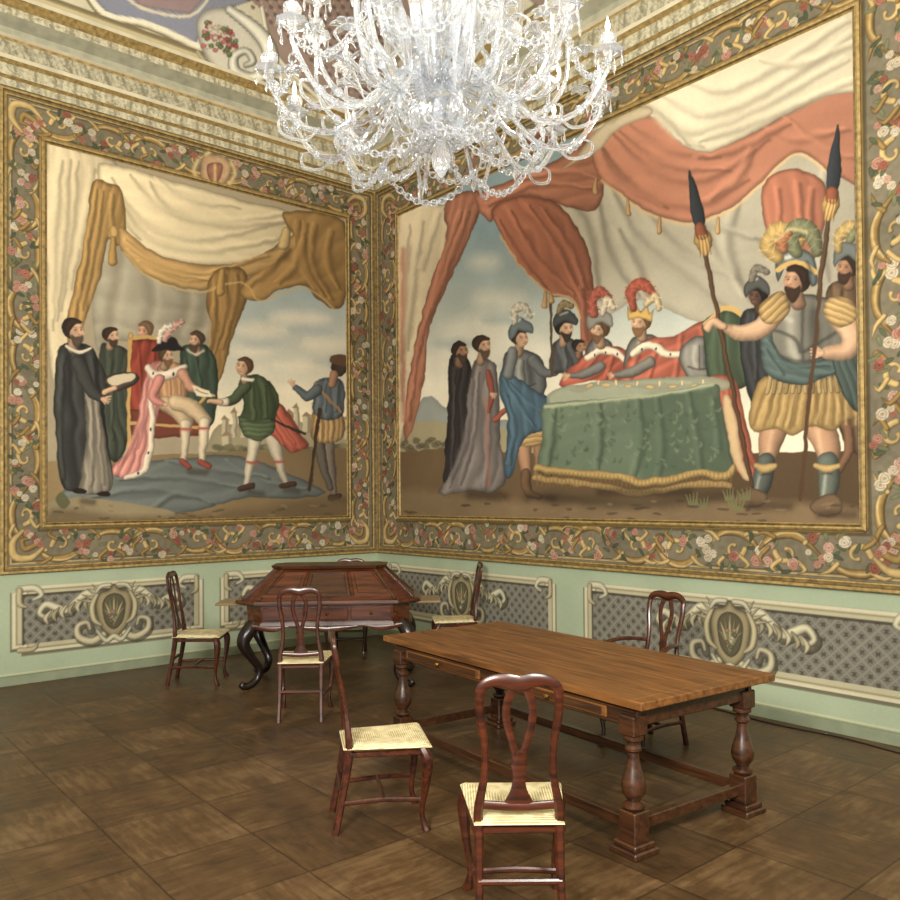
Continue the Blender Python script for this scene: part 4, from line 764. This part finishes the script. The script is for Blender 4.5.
face(2.84,-2.75,ch,'dining_chair.002',-.80,.60)
face(1.08,-2.90,ch,'dining_chair.003',.6,.8)
face(.97,-1.10,ch,'dining_chair.004',.766,-.643)
face(2.08,-.44,ch,'dining_chair.005',-.57,-.83)
face(5.24,-1.37,ach,'armchair',-.12,-1)

# ================================================================= LONG TABLE
mb=MB(); L_,W_=2.50,1.12
nb=4
for i in range(nb):
    mb.box((0,-W_/2+W_/nb*(i+.5),.76),(L_-.16,W_/nb-.0015,.042),m_tab,.003)
for s_ in(-1,1): mb.box((s_*(L_/2-.04),0,.76),(.078,W_,.042),m_tab,.004)
mb.box((0,0,.732),(L_-.1,W_-.1,.014),m_tabd,.005)
xs=(-1.07,1.14); ys=(-.50,.40)
for y in ys: mb.box((sum(xs)/2,y*1.02,.682),(xs[1]-xs[0]+.1,.03,.086),m_tabd)
for x in xs: mb.box((x+(.02 if x>0 else -.02),sum(ys)/2,.682),(.03,ys[1]-ys[0],.086),m_tabd)
yf=ys[0]*1.02-.016
mb.box((.03,yf-.004,.645),(2.30,.02,.014),m_tabd,.004); mb.box((.03,yf-.004,.72),(2.30,.02,.012),m_tabd,.004)
for x in(-.53,.56):
    mb.box((x,yf-.006,.683),(.86,.014,.058),m_tab,.005); mb.box((x,yf-.014,.683),(.80,.01,.040),m_tabd,.004)
    mb.lathe([(.005,0),(.007,.012),(.016,.022),(.012,.034),(0,.038)],m_brass,n=12,M=Matrix.Translation((x,yf-.018,.683))@Matrix.Rotation(pi/2,4,'X'))
lp=[(.036,.60),(.052,.592),(.052,.572),(.034,.56),(.030,.545),(.042,.53),(.042,.518),(.028,.505),(.030,.47),(.042,.42),(.058,.37),(.064,.335),(.058,.30),(.038,.272),(.034,.262),(.056,.25),(.058,.236),(.05,.224),(.04,.215)]
for x in xs:
    for y in ys:
        mb.box((x,y,.645),(.105,.105,.10),m_tabd,.006); mb.lathe(lp,m_tabd,c=(x,y,0),n=24)
        mb.box((x,y,.14),(.11,.11,.155),m_tabd,.006); mb.box((x,y,.05),(.15,.15,.03),m_tabd,.01); mb.box((x,y,.018),(.18,.18,.036),m_tabd,.008)
for y in ys: mb.box((sum(xs)/2,y,.14),(xs[1]-xs[0]-.1,.045,.06),m_tabd,.005)
for x in xs: mb.box((x,sum(ys)/2,.14),(.045,ys[1]-ys[0]-.1,.06),m_tabd,.005)
o=mb.obj('refectory_table'); o.location=(5.205,-2.25,0); o.rotation_euler=(0,0,math.radians(-5.0))

# ================================================================= DESK
mb=MB(); R_=m_red
mb.M=Matrix.Diagonal((1.15,1,1,1))
def octg(w,d,c,oy=0): w/=2;d/=2; return [(-w+c,-d+oy),(w-c,-d+oy),(w,-d+c+oy),(w,d-c+oy),(w-c,d+oy),(-w+c,d+oy),(-w,d-c+oy),(-w,-d+c+oy)]
mb.frus(octg(1.34,.72,.14),.62,octg(1.36,.74,.14),.80,R_)
mb.frus(octg(1.40,.78,.15),.60,octg(1.38,.76,.15),.63,m_tabd)
mb.frus(octg(1.50,.86,.17),.80,octg(1.50,.86,.17),.812,m_tabd); mb.frus(octg(1.54,.90,.18),.812,octg(1.52,.88,.18),.838,R_)
b0=octg(1.42,.78,.15); b1=octg(.90,.42,.07,.04)
mb.frus(b0,.838,b1,1.12,R_)
mb.frus(octg(.96,.48,.09,.04),1.12,octg(.98,.50,.09,.04),1.148,m_tabd)
for k in range(8):
    a=(*b0[k],.84); c=(*b1[k],1.12); mb.sweep([a,c],[(.014,.014)],m_tabd,sub=1,pw=.7)
for k,(x0,x1,x2,x3) in enumerate(((-.54,-.22,-.17,-.36),(-.20,.20,.16,-.16),(.22,.54,.36,.17))):
    def pt(x,t,o_): 
        y=-.39+(.22)*t; z=.838+.282*t; return (x,y-o_*.77,z+o_*.64)
    q=[(x0,.10),(x1,.10),(x2,.9),(x3,.9)]; cx_=(x0+x1)/2
    vs=[pt(x,t,.001) for x,t in q]+[pt(cx_+(x-cx_)*.94,.5+(t-.5)*.92,.012) for x,t in q]+[pt(cx_+(x-cx_)*.82,.5+(t-.5)*.8,.012) for x,t in q]+[pt(cx_+(x-cx_)*.78,.5+(t-.5)*.74,.004) for x,t in q]
    fs=[]
    for r in range(3):
        for i in range(4): fs.append([r*4+i,r*4+(i+1)%4,r*4+4+(i+1)%4,r*4+4+i])
    fs.append([12,13,14,15]); mb.add(vs,fs,m_red if k!=1 else m_tabd)
for x in(-.36,0,.36):
    mb.box((x,-.372,.71),(.33,.016,.12),R_,.006); mb.lathe([(.005,0),(.006,.012),(.014,.02),(0,.034)],m_brass,n=10,M=Matrix.Translation((x,-.378,.71))@Matrix.Rotation(pi/2,4,'X'))
for s_ in(-1,1):
    mb.box((s_*.80,-.02,.79),(.28,.42,.022),m_flap,.004)
    mb.sweep([(s_*.62,-.36,.60),(s_*.45,-.375,.57),(s_*.3,-.375,.595),(s_*.15,-.375,.575),(0,-.375,.56)],[(.012,.02),(.012,.03),(.012,.012),(.012,.024),(.012,.03)],R_,ref=(0,1,0))
    for t_ in(-1,1):
        x,y=s_*.61,t_*.30
        mb.sweep([(x,y,.61),(x*1.08,y*1.16,.53),(x*1.12,y*1.22,.43),(x*1.03,y*1.06,.30),(x*.94,y*.88,.18),(x*.97,y*.92,.08),(x*1.08,y*1.12,.03),(x*1.14,y*1.24,.045),(x*1.12,y*1.2,.075)],[.058,.062,.052,.04,.034,.032,.036,.028,.018],m_black,n=12,sub=5)
    mb.box((s_*.58,0,.14),(.03,.5,.03),m_black)
o=mb.obj('writing_desk'); o.location=(1.91,-1.91,0); o.rotation_euler=(0,0,math.atan2(1.15,.87))

# ================================================================= CHANDELIER
mb=MB(); G_=m_glass
CHX,CHY,CHZ=5.50,-3.42,.12
prof=[(0,3.40),(.02,3.42),(.045,3.47),(.05,3.52),(.03,3.57),(.018,3.60),(.05,3.64),(.10,3.67),(.13,3.70),(.09,3.73),(.03,3.76),(.03,3.80),(.09,3.86),(.11,3.93),(.08,4.0),(.03,4.04),(.028,4.12),(.16,4.16),(.17,4.18),(.05,4.2),(.04,4.26),(.085,4.33),(.09,4.42),(.04,4.5),(.03,4.56),(.13,4.6),(.04,4.64),(.07,4.75),(.03,4.9),(.05,5.1),(.02,5.2)]
mb.lathe(prof,G_,n=24,scal=.06,ns=12)
mb.lathe([(.008,5.15),(.008,7.5)],m_brass,n=8); mb.lathe([(0,7.45),(.05,7.47),(.14,7.56),(.16,7.59),(0,7.60)],G_,n=20)
def rot(a): return Matrix.Rotation(a,4,'Z')
def candle(r,z,a):
    Mx=rot(a)@Matrix.Translation((r,0,z))
    mb.lathe([(.008,-.05),(.022,-.03),(.014,-.01),(.05,.0),(.078,.018),(.072,.02),(.02,.012),(.024,.03),(.040,.06),(.044,.085),(.034,.10),(.016,.07)],G_,n=14,M=Mx,scal=.07,ns=7)
    mb.lathe([(.012,.06),(.012,.11),(.006,.115)],m_candle,n=8,M=Mx)
    mb.lathe([(.004,.115),(.011,.13),(.013,.145),(.007,.17),(0,.195)],m_bulb,n=8,M=Mx)
    for k in range(5):
        b_=k*2*pi/5; mb.lathe([(0,-.085),(.009,-.06),(.004,-.035),(.002,.0)],G_,n=6,M=Mx@Matrix.Translation((.068*math.cos(b_),.068*math.sin(b_),.01)))
tiers=[(12,.90,3.86,3.90,0,.24),(12,.68,3.95,4.20,.26,.22),(8,.44,4.25,4.50,.1,.2)]
for n_,R,z0,z1,ph,dr in tiers:
    for i in range(n_):
        a=ph+i*2*pi/n_; Mx=rot(a)
        mb.sweep([(.05,0,z0),(R*.22,0,z0+.06),(R*.42,0,z0-.08),(R*.62,0,z0-dr),(R*.84,0,z0-dr*.9),(R*.99,0,z0-dr*.2),(R,0,z1-.04)],[.014,.013,.013,.016,.015,.012,.010],G_,n=7,sub=5,ref=(0,1,0),M=Mx)
        for (rr,zz,s_) in((R*.42,z0-.08,.027),(R*.84,z0-dr*.9,.026),(R*.22,z0+.06,.024)):
            mb.lathe([(0,-s_),(s_*.8,-s_*.5),(s_,0),(s_*.8,s_*.5),(0,s_)],G_,n=8,M=Mx@Matrix.Translation((rr,0,zz)))
        candle(R,z1,a)
        mb.sweep([(R*.45,0,z0-.08),(R*.52,0,z0+.08),(R*.64,0,z0+.16),(R*.74,0,z0+.10),(R*.70,0,z0+.05)],[(.006,.005),(.024,.004),(.024,.004),(.016,.004),(.004,.003)],G_,n=6,sub=4,ref=(0,1,0),M=Mx)
        mb.sweep([(R*.72,0,z0-dr*.95),(R*.80,0,z0-dr*1.25),(R*.93,0,z0-dr*1.15),(R*.95,0,z0-dr*.85),(R*.88,0,z0-dr*.8)],[.005,.009,.010,.008,.005],G_,n=6,sub=4,ref=(0,1,0),M=Mx)
for (n_,r0,zb,r1,zt,ph) in((10,.06,3.68,.32,3.86,.2),(12,.08,4.0,.42,4.30,.05),(10,.06,4.2,.34,4.52,.2),(12,.1,3.9,.52,4.04,.12),(8,.05,3.62,.18,3.72,0)):
    for i in range(n_):
        Mx=rot(ph+i*2*pi/n_)
        mb.sweep([(r0,0,zb),((r0+r1)*.5,0,zb-.04),(r1*.95,0,(zb+zt)/2),(r1,0,zt),(r1*.86,0,zt+.04),(r1*.8,0,zt-.02)],[(.009,.007),(.022,.006),(.027,.006),(.020,.006),(.012,.005),(.004,.003)],G_,n=6,sub=4,ref=(0,1,0),M=Mx)
def flower(x,y,z,s_=.05):
    for k in range(6):
        a=k*pi/3; mb.sweep([(x,y,z),(x+s_*.6*math.cos(a),y+s_*.6*math.sin(a),z+s_*.35),(x+s_*math.cos(a),y+s_*math.sin(a),z+s_*.2)],[(s_*.1,s_*.06),(s_*.35,s_*.08),(s_*.1,s_*.05)],G_,n=6,sub=2,ref=(-math.sin(a),math.cos(a),0))
for i in range(12):
    a=i*pi/6+.4; flower(.56*math.cos(a),.56*math.sin(a),4.04,.08); flower(.32*math.cos(a+.3),.32*math.sin(a+.3),4.36,.07); flower(.78*math.cos(a+.1),.78*math.sin(a+.1),3.92,.06)
tor=[]; tf=[]
n1,n2=10,5
for i in range(n1):
    for j in range(n2):
        a=2*pi*i/n1; b_=2*pi*j/n2; tor.append(((.018+.0045*math.cos(b_))*math.cos(a),(.018+.0045*math.cos(b_))*math.sin(a)*1.25,.0045*math.sin(b_)))
for i in range(n1):
    for j in range(n2): tf.append([i*n2+j,((i+1)%n1)*n2+j,((i+1)%n1)*n2+(j+1)%n2,i*n2+(j+1)%n2])
def chain(p,q,drop):
    p=np.array(p,float);q=np.array(q,float); L=np.linalg.norm(q-p); N_=max(4,int((L+drop*1.6)/.039))
    ps=[]
    for k in range(N_+1):
        t=k/N_; c=p+(q-p)*t; c[2]-=drop*4*t*(1-t); ps.append(c)
    for k in range(N_):
        c=(ps[k]+ps[k+1])/2; d=Vector(ps[k+1]-ps[k]); Rm=d.to_track_quat('Y','Z').to_matrix().to_4x4()
        mb.add(tor,tf,G_,Matrix.Translation(Vector(c))@Rm@Matrix.Rotation((k%2)*pi/2,4,'Y'))
def pol(r,a,z): return (r*math.cos(a),r*math.sin(a),z)
for i in range(12):
    a=i*2*pi/12; b_=(i+1)*2*pi/12
    chain(pol(.88,a,3.86),pol(.88,b_,3.86),.15)
    if i%2==0: chain(pol(.56,a,3.64),pol(.56,a+pi/3,3.64),.20); chain(pol(.56,a,3.66),pol(.10,a,3.66),.15)
    mb.lathe([(0,-.11),(.016,-.07),(.006,-.03),(.002,0)],G_,n=6,M=Matrix.Translation(pol(.56,a,3.63)))
o=mb.obj('chandelier',smooth=50); o.location=(CHX,CHY,CHZ)

# ================================================================= LIGHT
def area(name,loc,tgt,size,power,col=(1,1,1)):
    l=bpy.data.lights.new(name,'AREA'); l.shape='RECTANGLE'; l.size=size; l.size_y=size; l.energy=power; l.color=col
    o=bpy.data.objects.new(name,l); bpy.context.collection.objects.link(o); o.location=loc
    o.rotation_euler=(Vector(tgt)-Vector(loc)).to_track_quat('-Z','Y').to_euler(); return o
area('studio_lamp',(9.0,-8.6,3.6),(0.8,-1.0,3.8),1.3,700,(1,.955,.87))
area('studio_lamp.001',(10.4,-5.6,4.2),(3.0,-.3,4.2),1.3,360,(1,.955,.87))
for i in range(5):
    a=i*2*pi/5; l=bpy.data.lights.new('chandelier_bulb','POINT'); l.energy=10; l.color=(1,.9,.74); l.shadow_soft_size=.06
    o=bpy.data.objects.new('chandelier_bulb',l); bpy.context.collection.objects.link(o); o.location=(CHX+.75*math.cos(a),CHY+.75*math.sin(a),4.25)
w=bpy.data.worlds.new('world'); sc.world=w; w.use_nodes=True; w.node_tree.nodes['Background'].inputs[0].default_value=(1,.965,.90,1); w.node_tree.nodes['Background'].inputs[1].default_value=.40
